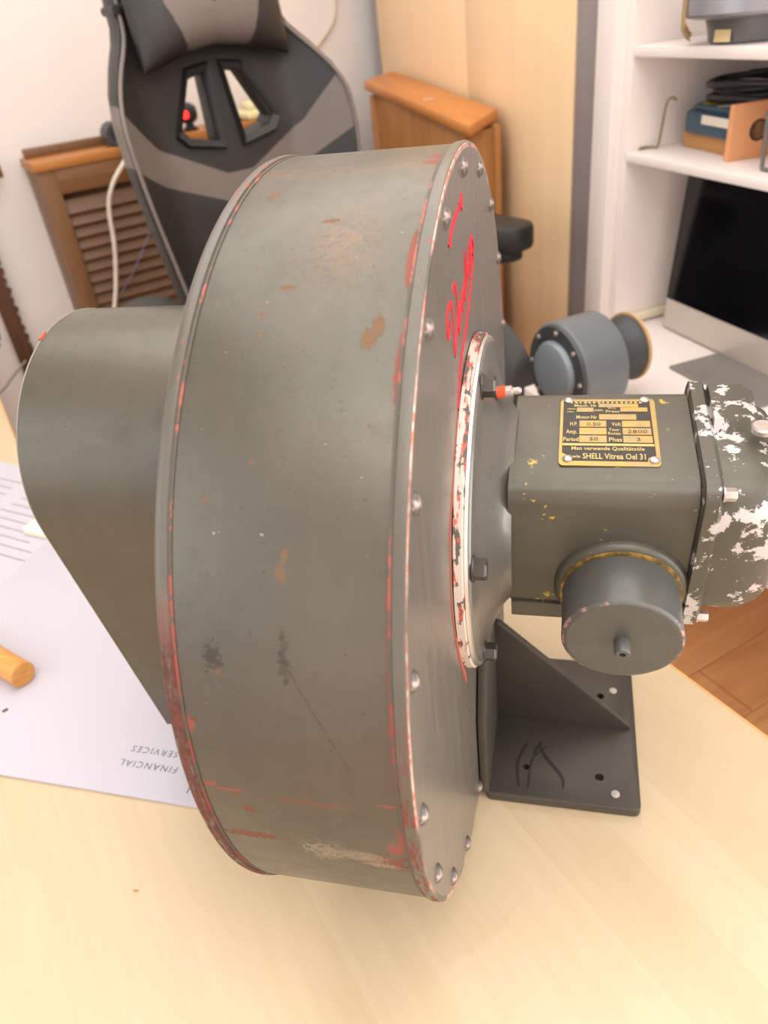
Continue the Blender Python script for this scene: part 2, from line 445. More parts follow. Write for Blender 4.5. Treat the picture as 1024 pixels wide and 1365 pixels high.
def mantle_mat():
    k = NT('worn_grey_paint_mantle')
    col, n1, n2 = grey_base(k)
    u, ph = drum_coords(k); uv = k.comb(u, ph)
    nz = k.noise(260, 6, .7); nf = k.noise(620, 5, .68)
    # greenish on top and long wipes
    wipe = k.noise(1.0, 4, .6, k.comb(k.math('MULTIPLY', u, 26.0), k.math('MULTIPLY', ph, 2.2)))
    col = k.mix(k.ramp(wipe, .5, .8, 0, .25), col, rgba((100, 99, 91)))
    # rust haze on the upper drum
    rz = mx(k, patch(k, uv, nz, -.17, .40, .11, .15, .8, .9), patch(k, uv, nz, -.25, .12, .17, .05, .9, .8), patch(k, uv, nz, -.1, .1, .09, .04, .9, .8))
    rz = k.math('MULTIPLY', rz, k.ramp(nz, .42, .66))
    col = k.mix(k.math('MULTIPLY', rz, .75), col, rgba((140, 104, 78)))
    # tan chips
    tan = mx(k, patch(k, uv, nf, -.090, .635, .015, .022, .6), patch(k, uv, nf, -.075, .61, .012, .022, .6), patch(k, uv, nf, -.219, 1.052, .008, .020), patch(k, uv, nf, -.212, 1.02, .006, .01),
             patch(k, uv, nf, -.347, 1.243, .006, .008), patch(k, uv, nf, -.353, 1.23, .004, .006), patch(k, uv, nf, -.298, .578, .006, .008), patch(k, uv, nf, -.26, .52, .02, .006),
             patch(k, uv, nf, -.36, .23, .014, .02), patch(k, uv, nf, -.21, .34, .02, .006), patch(k, uv, nf, -.29, .62, .004, .006), patch(k, uv, nf, -.395, .095, .035, .012), patch(k, uv, nf, -.28, .86, .004, .005), patch(k, uv, nf, -.36, .93, .004, .006))
    col = k.mix(tan, col, rgba((108, 80, 57)))
    # red lead chips by the seams
    redm = mx(k, patch(k, uv, nf, -.034, .46, .0085, .075, .25, .05), patch(k, uv, nf, -.032, .70, .007, .06, .8), patch(k, uv, nf, -.035, .1, .03, .014), patch(k, uv, nf, -.035, .06, .02, .02),
              patch(k, uv, nf, -.408, 1.512, .018, .008, .7), patch(k, uv, nf, -.37, 1.524, .03, .004, .9), patch(k, uv, nf, -.05, 1.515, .02, .004, .9), patch(k, uv, nf, -.42, 1.36, .012, .02, .8),
              patch(k, uv, nf, -.032, 1.62, .012, .04, .9), patch(k, uv, nf, -.03, 1.3, .005, .25, .8), patch(k, uv, nf, -.05, 1.66, .02, .02, .9))
    col = k.mix(redm, col, rgba((132, 72, 60)))
    brn = mx(k, patch(k, uv, nf, -.34, 1.58, .012, .012, .5), patch(k, uv, nf, -.20, 1.535, .08, .004, .9), patch(k, uv, nz, -.08, 1.725, .05, .03, .9), patch(k, uv, nf, -.35, 1.68, .06, .012, .9))
    col = k.mix(brn, col, rgba((112, 66, 46)))
    pla = mx(k, patch(k, uv, nz, -.205, 1.716, .045, .045, .9, .3), patch(k, uv, nf, -.13, 1.712, .06, .026, .9, .3), patch(k, uv, nf, -.09, 1.745, .04, .014, .9))
    pla = k.math('MULTIPLY', pla, k.ramp(nf, .35, .5))
    col = k.mix(pla, col, rgba((132, 120, 98)))
    drk = mx(k, patch(k, uv, nf, -.356, 1.215, .016, .026, 1.1), patch(k, uv, nz, -.22, 1.21, .01, .05, 1.0, .6))
    # long diagonal scratch
    dl = k.math('ABSOLUTE', k.math('SUBTRACT', k.math('SUBTRACT', ph, 1.205), k.math('MULTIPLY', k.math('ADD', u, .221), 2.1)))
    scr = k.math('MULTIPLY', k.ramp(dl, .002, .012, .5, 0), k.math('MULTIPLY', k.ramp(u, -.225, -.2), k.ramp(u, -.1, -.12)))
    scr = k.math('MULTIPLY', scr, k.ramp(nf, .4, .6))
    col = k.mix(k.math('MAXIMUM', k.math('MULTIPLY', drk, .6), scr), col, rgba((52, 46, 42)))
    spk = k.noise(310, 2, .4, None, 0)
    col = k.mix(k.ramp(spk, .785, .795, 0, .7), col, rgba((170, 165, 155)))
    col = k.mix(k.ramp(k.noise(120, 2, .4), .755, .765, 0, .8), col, rgba((110, 72, 54)))
    chips = mx(k, tan, redm, brn, pla)
    rough = k.mixf(chips, k.ramp(n2, .2, .8, .3, .44), .8)
    h = k.math('SUBTRACT', k.math('MULTIPLY', nf, .25), chips)
    k.bump(h, .35, .0007)
    return k.done(col, rough, k.mixf(chips, .55, 0.0), .5)
M_mantle = mantle_mat()
def rim_mat(name, rusty, thr):
    k = NT(name); col, n1, n2 = grey_base(k)
    u, ph = drum_coords(k)
    nz = k.noise(1.0, 6, .72, k.comb(k.math('MULTIPLY', u, 110.0), k.math('MULTIPLY', ph, 16.0)))
    nb = k.noise(1.0, 3, .6, k.comb(k.math('MULTIPLY', u, 8.0), k.math('MULTIPLY', ph, 2.4), 3.3))
    f = k.math('ADD', k.math('MULTIPLY', nz, .6), k.math('MULTIPLY', nb, .4))
    red = k.ramp(f, thr, thr+.012)
    low = k.ramp(ph, 1.08, 1.22)
    rc = k.mix(low, rgba((152, 88, 74)), rgba((120, 62, 52)))
    if rusty:
        lowr = k.math('MULTIPLY', low, k.ramp(nz, .40, .47))
        red = k.math('MAXIMUM', red, lowr)
        rc = k.mix(k.math('MULTIPLY', low, k.ramp(k.noise(260, 3), .35, .6, .3, 1)), rc, rgba((84, 52, 42)))
    else:
        lowr = k.math('MULTIPLY', k.ramp(ph, 1.25, 1.5), k.ramp(nz, .5, .55))
        red = k.math('MAXIMUM', red, lowr)
    col = k.mix(red, col, rc)
    k.bump(k.math('SUBTRACT', k.math('MULTIPLY', nz, .2), red), .3, .0006)
    return k.done(col, k.mixf(red, .36, .7), .2, .5)
M_rimL = rim_mat('worn_rim_paint_rusty', True, .575); M_rimR = rim_mat('worn_rim_paint', False, .60)
def seam_mat():
    k = NT('seam_red_lead'); u, ph = drum_coords(k)
    nb = k.noise(1.0, 4, .6, k.comb(k.math('MULTIPLY', u, 3.0), k.math('MULTIPLY', ph, 7.0), 1.7))
    nf = k.noise(260, 3)
    red = k.math('MULTIPLY', k.ramp(nb, .50, .54), k.ramp(nf, .38, .45))
    c = k.mix(k.ramp(ph, .9, 1.4), rgba((156, 88, 74)), rgba((132, 64, 54)))
    return k.done(k.mix(red, rgba((86, 80, 70)), c), .65)
M_seam = seam_mat()

XA, XL, XR = -.4586, -.430, -.027
def dl(name, prof, mat, seg=160): return ringlathe(name, [(x*S, r*S) for x, r in prof], (0, 0, Z1), (1, 0, 0), mat, blower, seg)
dl('drum_mantle', [(XL+.004, .90), (XL+.004, .9915), (XL+.012, .994), (XR-.012, .994), (XR-.004, .9915), (XR-.004, .90)], M_mantle)
dl('seam', [(XL-.001, .91), (XL-.001, .9935), (XL+.005, .9935), (XL+.005, .91)], M_seam)
dl('seam', [(XR-.005, .91), (XR-.005, .9935), (XR+.001, .9935), (XR+.001, .91)], M_seam)
dl('end_rim', [(XA, .90), (XA, .992), (XA+.006, .9975), (XA+.014, .9995), (XL-.003, .998), (XL-.001, .994), (XL-.001, .90)], M_rimL)
dl('end_rim', [(XR+.001, .90), (XR+.001, .995), (XR+.004, .9985), (-.008, 1.0), (-.002, .998), (-.0005, .994), (-.0005, .90)], M_rimR)
def edge_mat():
    k = NT('bare_metal_edge'); n = k.noise(160, 3)
    n2 = k.noise(14, 3)
    c = k.mix(k.ramp(n, .4, .6), rgba((206, 190, 178)), rgba((198, 110, 90)))
    return k.done(k.mix(k.ramp(n2, .45, .6), c, rgba(PAINT)), .4, .3)
M_edge = edge_mat()
dl('face_edge', [(-.004, .985), (-.004, .9965), (.0008, .995), (.0012, .991), (.0008, .985)], M_edge)
def face_mat():
    k = NT('brushed_grey_face'); x, y, z = k.sep(k.obj())
    v = k.comb(0.0, k.math('MULTIPLY', y, 60.0), k.math('MULTIPLY', z, 5.0))
    n = k.noise(1.6, 5, .62, v); n1 = k.noise(8, 4)
    col = k.mix(k.ramp(n, .25, .75), rgba((116, 107, 99)), rgba((126, 117, 109)))
    col = k.mix(k.ramp(n, .66, .74, 0, .16), col, rgba((86, 78, 68)))
    col = k.mix(k.ramp(n1, .55, .8, 0, .3), col, rgba((112, 112, 102)))
    return k.done(col, k.ramp(n, .3, .7, .27, .36), .35, .5)
M_face = face_mat()
lathe('face_plate', [(-.02*S, 0), (-.02*S, .985*S), (.0008*S, .985*S), (.0012*S, .98*S), (.0012*S, 0)], (0, 0, Z1), (1, 0, 0), M_face, blower, 160)
lathe('back_plate', [((XA-.004)*S, 0), ((XA-.004)*S, .97*S), ((XA+.02)*S, .97*S), ((XA+.02)*S, 0)], (0, 0, Z1), (1, 0, 0), M_mantle, blower, 160)
# rivets around the face plate
M_riv = NT('worn_rivet')
_n = M_riv.noise(300, 3)
M_riv = M_riv.done(M_riv.mix(M_riv.ramp(_n, .5, .62), rgba((96, 90, 84)), rgba((176, 154, 144))), .42, .25)
bm = bmesh.new(); bm_lathe(bm, [(0, .0215*S), (.003*S, .0215*S), (.008*S, .018*S), (.012*S, .010*S), (.0132*S, 0)], (0, 0, 0), (1, 0, 0), 14)
riv_me = finish(bm, 'rivet'); riv_me.materials.append(M_riv)
angs = [-1.4, 16.2, 33.8, 52.9, 71.7, 91, 109.4, 128.0, 146.0, 165, 184.5, 204, 223.5, 243, 263, -74.9, -56.6, -38.9, -20.8]
for a in angs:
    o = link('rivet', riv_me, None, blower); o.location = m(.0010, -math.sin(R_(a))*.952, math.cos(R_(a))*.952)

# inlet hood on the far side: round top, straight tapering sides, open below
def hood_mat():
    k = NT('hood_grey_paint'); col, n1, n2 = grey_base(k)
    nz = k.noise(26, 5, .6)
    col = k.mix(k.ramp(nz, .62, .72, 0, .5), col, rgba((84, 76, 64)))
    return k.done(col, k.ramp(n2, .2, .8, .30, .42), .55, .5)
M_hood = hood_mat()
def hood_outline(off=0.0):
    cy, cz, r = 0.0, .255, .392-off
    zb = -.80; P = []
    yb = .222-off
    # tangent from (-yb, zb) to the circle
    dx, dz = cy+yb, cz-zb; D = math.hypot(dx, dz); al = math.atan2(dz, dx); be = math.acos(r/D)
    a0 = al+math.pi+be if False else al + math.pi - be
    # choose tangent point on the -y side
    cand = [(cy+r*math.cos(t), cz+r*math.sin(t)) for t in (al+math.pi-be, al+math.pi+be)]
    tp_ = min(cand, key=lambda q: q[0]); t0 = math.atan2(tp_[1]-cz, tp_[0]-cy)
    if t0 < 0: t0 += 2*math.pi
    P.append((-yb, zb)); n = 44
    for i in range(n+1):
        t = t0+(math.pi-t0-t0+2*0)*0 if False else t0 + ((math.pi - t0) - t0)*i/n
        P.append((cy+r*math.cos(t), cz+r*math.sin(t)))
    P.append((yb, zb)); return P
HX0, HX1 = -1.13, XA-.002
bm = bmesh.new(); O = hood_outline(); I = hood_outline(.012); n = len(O)
vo = [[bm.verts.new(m(x, y, z)) for (y, z) in O] for x in (HX0, HX1)]
vi = [[bm.verts.new(m(x, y, z)) for (y, z) in I] for x in (HX0+.012, HX1-.012)]
for L, flip in ((vo, 0), (vi, 1)):
    for i in range(n-1): bm.faces.new((L[0][i], L[0][i+1], L[1][i+1], L[1][i]))
    bm.faces.new(L[0]); bm.faces.new(L[1])
for e in (0, n-1): bm.faces.new((vo[0][e], vo[1][e], vi[1][e], vi[0][e]))
bm.faces.new((vo[0][0], vo[0][-1], vi[0][-1], vi[0][0])); bm.faces.new((vo[1][0], vo[1][-1], vi[1][-1], vi[1][0]))
link('inlet_hood', finish(bm, 'inlet_hood', 40), M_hood, blower)
M_hedge = plain('hood_edge_pale_metal', (138, 132, 118), .5, .2)
tube('hood_edge', [m(HX0+.001, y, z) for (y, z) in O], .0006, M_hedge, blower, 6, 0)
M_redchip = plain('red_lead', (168, 84, 66), .7)
bm = bmesh.new(); bm_tube(bm, [m(HX0-.0005, y, z) for (y, z) in O[19:21]], .0016, 6)
link('paint_chip', finish(bm, 'paint_chip'), M_redchip, blower)

# motor flange, adapter cone
MC = (0.0, .07); FY, FZ = MC
def ml(name, prof, mat, seg=96, cy=0.0, cz=.07): return ringlathe(name, [(x*S, r*S) for x, r in prof], (0, cy*S, (cz+1)*S), (1, 0, 0), mat, blower, seg)
def flange_mat():
    k = NT('flange_red_lead_and_grey'); x, y, z = k.sep(k.obj())
    ph = k.math('ARCTAN2', k.math('MULTIPLY', y, -1.0), k.math('SUBTRACT', z, (.07+1)*S))
    v = k.comb(k.math('MULTIPLY', x, 200.0), k.math('MULTIPLY', ph, 4.5), .4)
    n = k.noise(1.0, 4, .6, v); nf = k.noise(150, 5, .65)
    red = rgba((198, 92, 74)); pink = rgba((206, 190, 178)); grey = rgba((92, 90, 82))
    col = k.mix(k.ramp(n, .53, .56), pink, red)
    col = k.mix(k.ramp(k.math('ADD', k.math('MULTIPLY', n, .5), k.math('MULTIPLY', nf, .5)), .54, .55), col, grey)
    return k.done(col, .55, .1)
M_flange = flange_mat()
M_silver = plain('bright_machined_rim', (214, 206, 200), .25, .75, .08, 60)
def motor_mat(name, yellow=True, chips=0.0):
    k = NT(name); col, n1, n2 = grey_base(k, (87, 83, 73))
    nz = k.noise(85, 5, .66); ny = k.noise(22, 2, .5)
    wear = 0.0
    if yellow:
        f = k.math('MULTIPLY', k.ramp(nz, .63, .66), k.ramp(ny, .5, .58))
        col = k.mix(k.math('MULTIPLY', f, .9), col, rgba((206, 172, 62)))
    if chips:
        x, y, z = k.sep(k.obj())
        nc = k.noise(60, 7, .68); nb = k.noise(17, 3, .5)
        f = k.ramp(k.math('ADD', k.math('MULTIPLY', nc, .6), k.math('MULTIPLY', nb, .4)), chips, chips+.008)
        col = k.mix(f, col, rgba((196, 189, 186))); wear = f
        k.bump(k.math('MULTIPLY', f, -1.0), .3, .0006)
        return k.done(col, k.mixf(f, .36, .3), k.mixf(f, .2, .25), .5)
    return k.done(col, k.ramp(n2, .2, .8, .30, .45), .22, .5)
M_motor = motor_mat('motor_grey_paint'); M_bell = motor_mat('end_bell_chipped_paint', False, .521); M_cone = motor_mat('adapter_grey_paint', False)
k = NT('adapter_satin_grey'); _c, _1, _2 = grey_base(k, (118, 113, 106)); M_cone = k.done(_c, .3, .35, .5)
ml('motor_flange', [(.0015, .30), (.0015, .468), (.004, .472), (.024, .470), (.026, .466), (.026, .30)], M_flange)
ml('flange_rim', [(.026, .30), (.026, .462), (.029, .464), (.036, .462), (.038, .456), (.038, .30)], M_silver)
cone = [(.038, .20), (.038, .450), (.042, .446), (.044, .400), (.048, .388), (.056, .365), (.068, .335), (.083, .305), (.097, .282), (.110, .268), (.120, .262), (.120, .20)]
ml('adapter_cone', cone, M_cone)
# motor frame: rotated 8 degrees about the shaft
be = R_(8); E1 = Vector((0, -math.sin(be), math.cos(be))); E2 = Vector((0, -math.cos(be), -math.sin(be))); MO = Vector((0, 0, .085))
def mm(x, p, q):
    v = Vector((x, 0, 0))+MO+E1*p+E2*q; return m(*v)
def msec(x, hp, hq, r, n=6): return [mm(x, p, q) for (p, q) in rrect(hp, hq, r*1.0, n)]
loft('motor_housing', [msec(.108, .215, .21, .05), msec(.112, .222, .217, .055), msec(.40, .226, .220, .06), msec(.553, .226, .220, .06), msec(.557, .222, .217, .06)], M_motor, blower)
loft('base_lip', [[mm(x, p, q) for (p, q) in ((-.19, .10), (-.19, .2215), (-.246, .2215), (-.254, .214), (-.254, .10))] for x in (.113, .556)], M_motor, blower)
loft('end_bell_flange', [msec(.556, .236, .232, .045), msec(.560, .247, .243, .05), msec(.590, .247, .243, .05), msec(.600, .238, .232, .07)], M_bell, blower)
loft('end_bell', [msec(.600, .232, .226, .12, 8), msec(.66, .236, .230, .13, 8), msec(.70, .232, .226, .13, 8), msec(.738, .218, .212, .13, 8), msec(.765, .19, .185, .13, 8), msec(.782, .14, .14, .11, 8), msec(.788, .08, .08, .07, 8)], M_bell, blower)
loft('top_boss', [[mm(x, p, q) for (p, q) in rr] for x, rr in ((.60, [(.20, -.20), (.20, .02), (.262, -.02), (.262, -.17)]), (.68, [(.20, -.20), (.20, .02), (.262, -.02), (.262, -.17)]), (.705, [(.20, -.19), (.20, .0), (.248, -.03), (.248, -.16)]), (.72, [(.19, -.17), (.19, -.02), (.215, -.05), (.215, -.15)]))], M_bell, blower)
M_bolt = plain('dull_bolt_steel', (92, 88, 84), .35, .7, .3, 200)
M_bolt2 = plain('bright_bolt_steel', (196, 184, 178), .3, .7, .2, 200)
def hexbolt(name, pos, axis, r, h, mat, parent, washer=True):
    bm = bmesh.new()
    bm_lathe(bm, [(h*.12, r), (h*.85, r), (h, r*.86)], pos, axis, 6)
    if washer: bm_lathe(bm, [(0, r*1.18), (h*.13, r*1.18)], pos, axis, 16)
    return link(name, finish(bm, name, 25), mat, parent)
for p, q in ((.215, -.21), (.215, .21), (-.215, .21), (-.215, -.21)):
    hexbolt('hex_bolt', mm(.598, p, q), (1, 0, 0), .016*S, .03*S, M_bolt2, blower)
lathe('filler_screw', [(0, .026*S), (.012*S, .026*S), (.016*S, .022*S), (.016*S, 0)], mm(.700, .262, .03), E1, M_bolt2, blower, 20)
FB = [(15, .425), (78, .425), (141, .425), (215, .425), (285, .425)]
for a, r in FB:
    y = FY-math.sin(R_(a))*r; z = FZ+math.cos(R_(a))*r
    hexbolt('hex_bolt', m(.0435, y, z), (1, 0, 0), .027*S, .034*S, M_bolt, blower)
# orange-tipped grease nipple on the adapter
M_orange = plain('orange_paint', (232, 84, 44), .5)
np_ = m(.078, -.02, FZ+.35)
gn = lathe('grease_nipple', [(0, .016*S), (.03*S, .016*S), (.034*S, .010*S), (.05*S, .010*S), (.055*S, .006*S), (.055*S, 0)], np_, (1, 0, .12), M_bolt2, blower, 14)
lathe('nipple_cap', [(0, .0165*S), (.022*S, .0165*S), (.026*S, .012*S)], np_-Vector((.002, 0, 0)), (1, 0, .12), M_orange, gn, 14)
# cup on the front of the motor
CX, CP = .396, -.105; E2w = E2
def mq(L): return mm(CX, CP, .216+L)
lathe('cup_boss', [(-.03*S, .168*S), (.012*S, .168*S), (.022*S, .163*S), (.026*S, .156*S), (.026*S, .10*S)], mm(CX, CP, .216), E2w, M_motor, blower, 64)
M_gask = NT('gasket_brass'); _n = M_gask.noise(120, 3); M_gask = M_gask.done(M_gask.mix(M_gask.ramp(_n, .4, .6), rgba((112, 92, 48)), rgba((186, 146, 70))), .5, .3)
ringlathe('gasket_ring', [(.026*S, .12*S), (.026*S, .1525*S), (.032*S, .1525*S), (.032*S, .12*S)], mm(CX, CP, .216), E2w, M_gask, blower, 64)
def cup_mat():
    k = NT('cup_blue_grey_paint'); col, n1, n2 = grey_base(k, (88, 87, 83))
    nf = k.noise(120, 4, .6); col = k.mix(k.ramp(nf, .69, .70), col, rgba((120, 76, 54)))
    return k.done(col, k.ramp(n2, .2, .8, .28, .42), .22, .5)
M_cup = cup_mat()
cup = lathe('motor_cup', [(.034*S, .1455*S), (.172*S, .1455*S), (.180*S, .1435*S), (.185*S, .138*S), (.186*S, .13*S), (.186*S, 0)], mm(CX, CP, .216), E2w, M_cup, blower, 72, smooth=40)
k = NT('worn_pink_edge'); _n = k.noise(90, 5, .7)
M_pedge = k.done(k.mix(k.ramp(_n, .5, .56), rgba((88, 87, 83)), rgba((170, 128, 116))), .5)
ringlathe('cup_edge', [(.176*S, .140*S), (.1772*S, .1458*S), (.1815*S, .1440*S), (.185*S, .1395*S), (.182*S, .137*S)], mm(CX, CP, .216), E2w, M_pedge, cup, 72)
lathe('cup_pin', [(.18*S, .0195*S), (.222*S, .0195*S), (.226*S, .017*S), (.226*S, .008*S), (.214*S, .006*S), (.214*S, 0)], mm(CX, CP, .216), E2w, M_cup, cup, 24)

# nameplate
M_brass = NT('worn_brass'); _n = M_brass.noise(90, 4)
M_brass = M_brass.done(M_brass.mix(M_brass.ramp(_n, .45, .7), rgba((178, 148, 80)), rgba((150, 138, 112))), .34, .55)
M_npblk = plain('nameplate_black', (44, 38, 32), .42, .1, .2, 120)
M_gold = plain('brass_letter', (196, 172, 108), .4, .35, .1, 200)
NX0, NX1, NQ0, NQ1 = .229, .471, -.150, .133
def npt(x, y, h):          # zoom-picture coordinates -> plate surface
    return mm(NX0+(x-85)/870*(NX1-NX0), .2262+h/S, NQ0+(y-55)/575*(NQ1-NQ0))
plate_poly = [(x+520, y+342) for x, y in rrect(432, 286, 34, 5)]
nplate = prism('nameplate', plate_poly, npt, 0.0, .0008, M_brass, blower)
inl = [(115, 78), (905, 78), (918, 540), (850, 560), (845, 590), (205, 590), (190, 555), (115, 525)]
prism('black_field', inl, npt, .0007, .0011, M_npblk, nplate)
for (x0, y0, x1, y1) in ((440, 103, 800, 135), (238, 140, 392, 178), (637, 138, 880, 175), (442, 200, 775, 248), (265, 258, 505, 312), (645, 258, 892, 312), (265, 322, 505, 378), (648, 322, 895, 378), (265, 388, 505, 445), (650, 388, 900, 445)):
    prism('value_field', [(x0, y0), (x1, y0), (x1, y1), (x0, y1)], npt, .001, .0014, M_brass, nplate)
prism('divider_line', [(118, 455), (910, 455), (910, 472), (118, 472)], npt, .001, .0014, M_gold, nplate)
def nptext(body, x0, y, x1, hpx, mat, h=.0013, bold=.0):
    """text from x0 to x1 (plate picture px), baseline y, cap height hpx"""
    o = text_mesh('lettering', body, 1.0, .0, Matrix.Identity(4), mat, nplate, bold=bold)
    me = o.data; xs = [v.co.x for v in me.vertices]; ys = [v.co.y for v in me.vertices if True]
    xa, xb = min(xs), max(xs); cap = .73
    for v in me.vertices:
        px = x0+(v.co.x-xa)/(xb-xa)*(x1-x0); py = y-v.co.y/cap*hpx
        v.co = npt(px, py, h)
    return o
for t in (("Masch. Nr", 215, 130, 425, 24), ("cbm", 150, 156, 225, 15), ("min.", 150, 182, 215, 15), ("min.", 400, 170, 485, 22), ("W.S.", 520, 150, 600, 18), ("Press", 505, 182, 628, 22), ("Motor-Nr", 235, 240, 425, 32),
          ("H.P.", 180, 302, 248, 34), ("Volt", 552, 302, 635, 34), ("Amp.", 145, 370, 245, 36), ("Tour.", 525, 346, 630, 24), ("Rotaz.", 520, 378, 635, 24), ("Period", 122, 436, 258, 36), ("Phas", 525, 436, 638, 36),
          ("Man verwende Qualitätsöle", 198, 508, 825, 30), ("wie", 205, 572, 275, 26), ("SHELL Vitrea Oel 31", 295, 578, 828, 46)):
    nptext(*t, M_gold, bold=.012)
for i in range(16):       # worn, unreadable maker's line at the top
    x = 180+i*42
    prism('worn_print', [(x, 84), (x+random.randint(16, 30), 84), (x+random.randint(16, 30), 97), (x, 97)], npt, .001, .0013, M_gold, nplate)
M_stamp = plain('stamped_figures', (74, 58, 34), .6)
for t in (("0,50", 330, 302, 455, 28), ("50", 355, 432, 430, 30), ("3", 765, 432, 795, 30), ("2800", 690, 366, 860, 28)):
    nptext(*t, M_stamp, h=.0016)
bm = bmesh.new(); bm_lathe(bm, [(0, .0125*S), (.004*S, .012*S), (.007*S, .007*S), (.008*S, 0)], (0, 0, 0), E1, 14)
nr_me = finish(bm, 'plate_rivet'); nr_me.materials.append(M_bolt2)
for (x, y) in ((158, 70), (862, 66), (165, 578), (900, 580)):
    o = link('plate_rivet', nr_me, None, nplate); o.location = npt(x, y, .0008)

# mounting bracket on the table
M_brk = NT('bracket_dark_grey'); _c, _1, _2 = grey_base(M_brk, (78, 72, 66)); M_brk = M_brk.done(_c, .42, .3, .5)
def cut_plate(name, poly, holes, z0, z1, mat, parent, bev):
    o = prism(name, poly, lambda x, y, h: m(x, y, h), z0, z1, mat, None, bev)
    bmc = bmesh.new()
    for (x, y, r) in holes: bm_lathe(bmc, [(-.1*S, r*S), (.1*S, r*S)], m(x, y, (z0+z1)/2), (0, 0, 1), 20)
    co = link('cutter_tmp', finish(bmc, 'cutter', 0))
    md = o.modifiers.new('b', 'BOOLEAN'); md.object = co; md.operation = 'DIFFERENCE'; md.solver = 'EXACT'
    dg = bpy.context.evaluated_depsgraph_get(); me = bpy.data.meshes.new_from_object(o.evaluated_get(dg))
    o.modifiers.clear(); o.data = me; bpy.data.objects.remove(co); o.parent = parent
    if not me.materials: me.materials.append(mat)
    return o
bp = [(x+.272, y+.088) for x, y in rrect(.252, .325, .022, 4)]
HOL = [(.150, -.115, .012), (.395, -.125, .015), (.405, .235, .014), (.150, .235, .012)]
cut_plate('bracket_base', bp, HOL, -.998, -.962, M_brk, blower, .004*S)
prism('bracket_upright', [(-.235, -.962), (.41, -.962), (.41, -.62), (.30, -.36), (-.13, -.36), (-.235, -.62)], lambda y, z, h: m(h, y, z), .006, .034, M_brk, blower, .003*S)
prism('gusset', [(.034, -.962), (.505, -.962), (.505, -.95), (.05, -.485), (.034, -.485)], lambda x, z, h: m(x, h, z), .09, .112, M_brk, blower, .003*S)
M_pale = plain('pale_plug', (186, 176, 164), .5)
for (x, y) in ((.445, -.185), (.452, .265)):
    lathe('plate_plug', [(-.01*S, .014*S), (.004*S, .014*S), (.006*S, .01*S), (.006*S, 0)], m(x, y, -.962), (0, 0, 1), M_pale, blower, 14)
M_mark = plain('black_marker', (38, 34, 32), .5)
ribbon('marker_scrawl', [([(.13, -.20), (.12, -.10), (.15, -.01)], .008), ([(.19, -.01), (.21, -.06), (.27, -.14), (.275, -.19)], .010), ([(.20, .0), (.17, -.06)], .007), ([(.16, -.20), (.17, -.08), (.22, -.02)], .006)], lambda x, y, h: m(x, y, -.962)+Vector((0, 0, h)), M_mark, blower, .0002)

# red painted rotation arrow and maker's script on the face
M_red = plain('red_lettering', (216, 34, 52), .45, var=.06)
def facept(y, z, h): return m(.0012, y, z)+Vector((h, 0, 0))
STROKES = [
    ([(-0.2332, 0.8517), (-0.2184, 0.8625), (-0.1814, 0.8755), (-0.1413, 0.8826), (-0.0863, 0.8884), (-0.0464, 0.8925)], 0.016),
    ([(-0.2443, 0.8548), (-0.2264, 0.8532), (-0.208, 0.8467)], 0.012),
    ([(-0.0215, 0.9063), (-0.0297, 0.8977), (-0.0514, 0.8921)], 0.022),
    ([(-0.068, 0.8929), (-0.0385, 0.8876), (-0.0172, 0.8711)], 0.014),
    ([(-0.287, 0.7145), (-0.2894, 0.6983), (-0.3005, 0.6918), (-0.3164, 0.6889), (-0.3239, 0.7057), (-0.317, 0.7274), (-0.2978, 0.7443), (-0.2626, 0.7432), (-0.2448, 0.7283), (-0.2392, 0.6979), (-0.2405, 0.6663), (-0.2407, 0.6369), (-0.2355, 0.6147)], 0.013),
    ([(-0.2386, 0.6127), (-0.2131, 0.6355), (-0.1863, 0.6614), (-0.1688, 0.6878), (-0.1703, 0.7207), (-0.1792, 0.746), (-0.1936, 0.7617), (-0.2147, 0.7594), (-0.2196, 0.7472)], 0.012),
    ([(-0.1671, 0.6606), (-0.1431, 0.6783), (-0.1198, 0.6932), (-0.1131, 0.6841), (-0.1288, 0.6629), (-0.1467, 0.6426), (-0.1615, 0.6366), (-0.1705, 0.6519)], 0.01),
    ([(-0.1288, 0.6629), (-0.1041, 0.6809), (-0.0838, 0.7073), (-0.0792, 0.699), (-0.0904, 0.6691), (-0.0786, 0.658)], 0.007),
    ([(-0.0835, 0.6734), (-0.056, 0.7046), (-0.0374, 0.7187), (-0.0369, 0.6982), (-0.0458, 0.6738), (-0.0301, 0.6718)], 0.007),
    ([(-0.0316, 0.6827), (-0.0133, 0.7177), (-0.0128, 0.7709), (-0.0098, 0.7717), (0.0005, 0.7404), (-0.0051, 0.6945)], 0.007),
    ([(-0.0101, 0.6961), (0.0161, 0.722), (0.0329, 0.7373), (0.0362, 0.7226), (0.032, 0.7031)], 0.007),
    ([(0.032, 0.7031), (0.0558, 0.7373), (0.0668, 0.7682), (0.0762, 0.7621), (0.0716, 0.7326), (0.0627, 0.7074)], 0.007),
    ([(0.0752, 0.7176), (0.0943, 0.7467), (0.1135, 0.7758), (0.1289, 0.7682), (0.1453, 0.7532), (0.1465, 0.7388), (0.1252, 0.7308)], 0.01),
    ([(0.1393, 0.7267), (0.1286, 0.7048), (0.0807, 0.6732), (0.0285, 0.6441), (-0.0273, 0.6177), (-0.0921, 0.5929), (-0.1474, 0.5732), (-0.1883, 0.5469), (-0.1988, 0.5329), (-0.2426, 0.4878)], 0.009),
    ([(-0.2445, 0.483), (-0.3648, 0.3714), (-0.4417, 0.3015), (-0.481, 0.2045), (-0.4939, 0.0796), (-0.4476, -0.1162)], 0.01),
    ([(-0.4667, -0.0192), (-0.4262, -0.1381), (-0.3555, -0.2924)], 0.022),
]

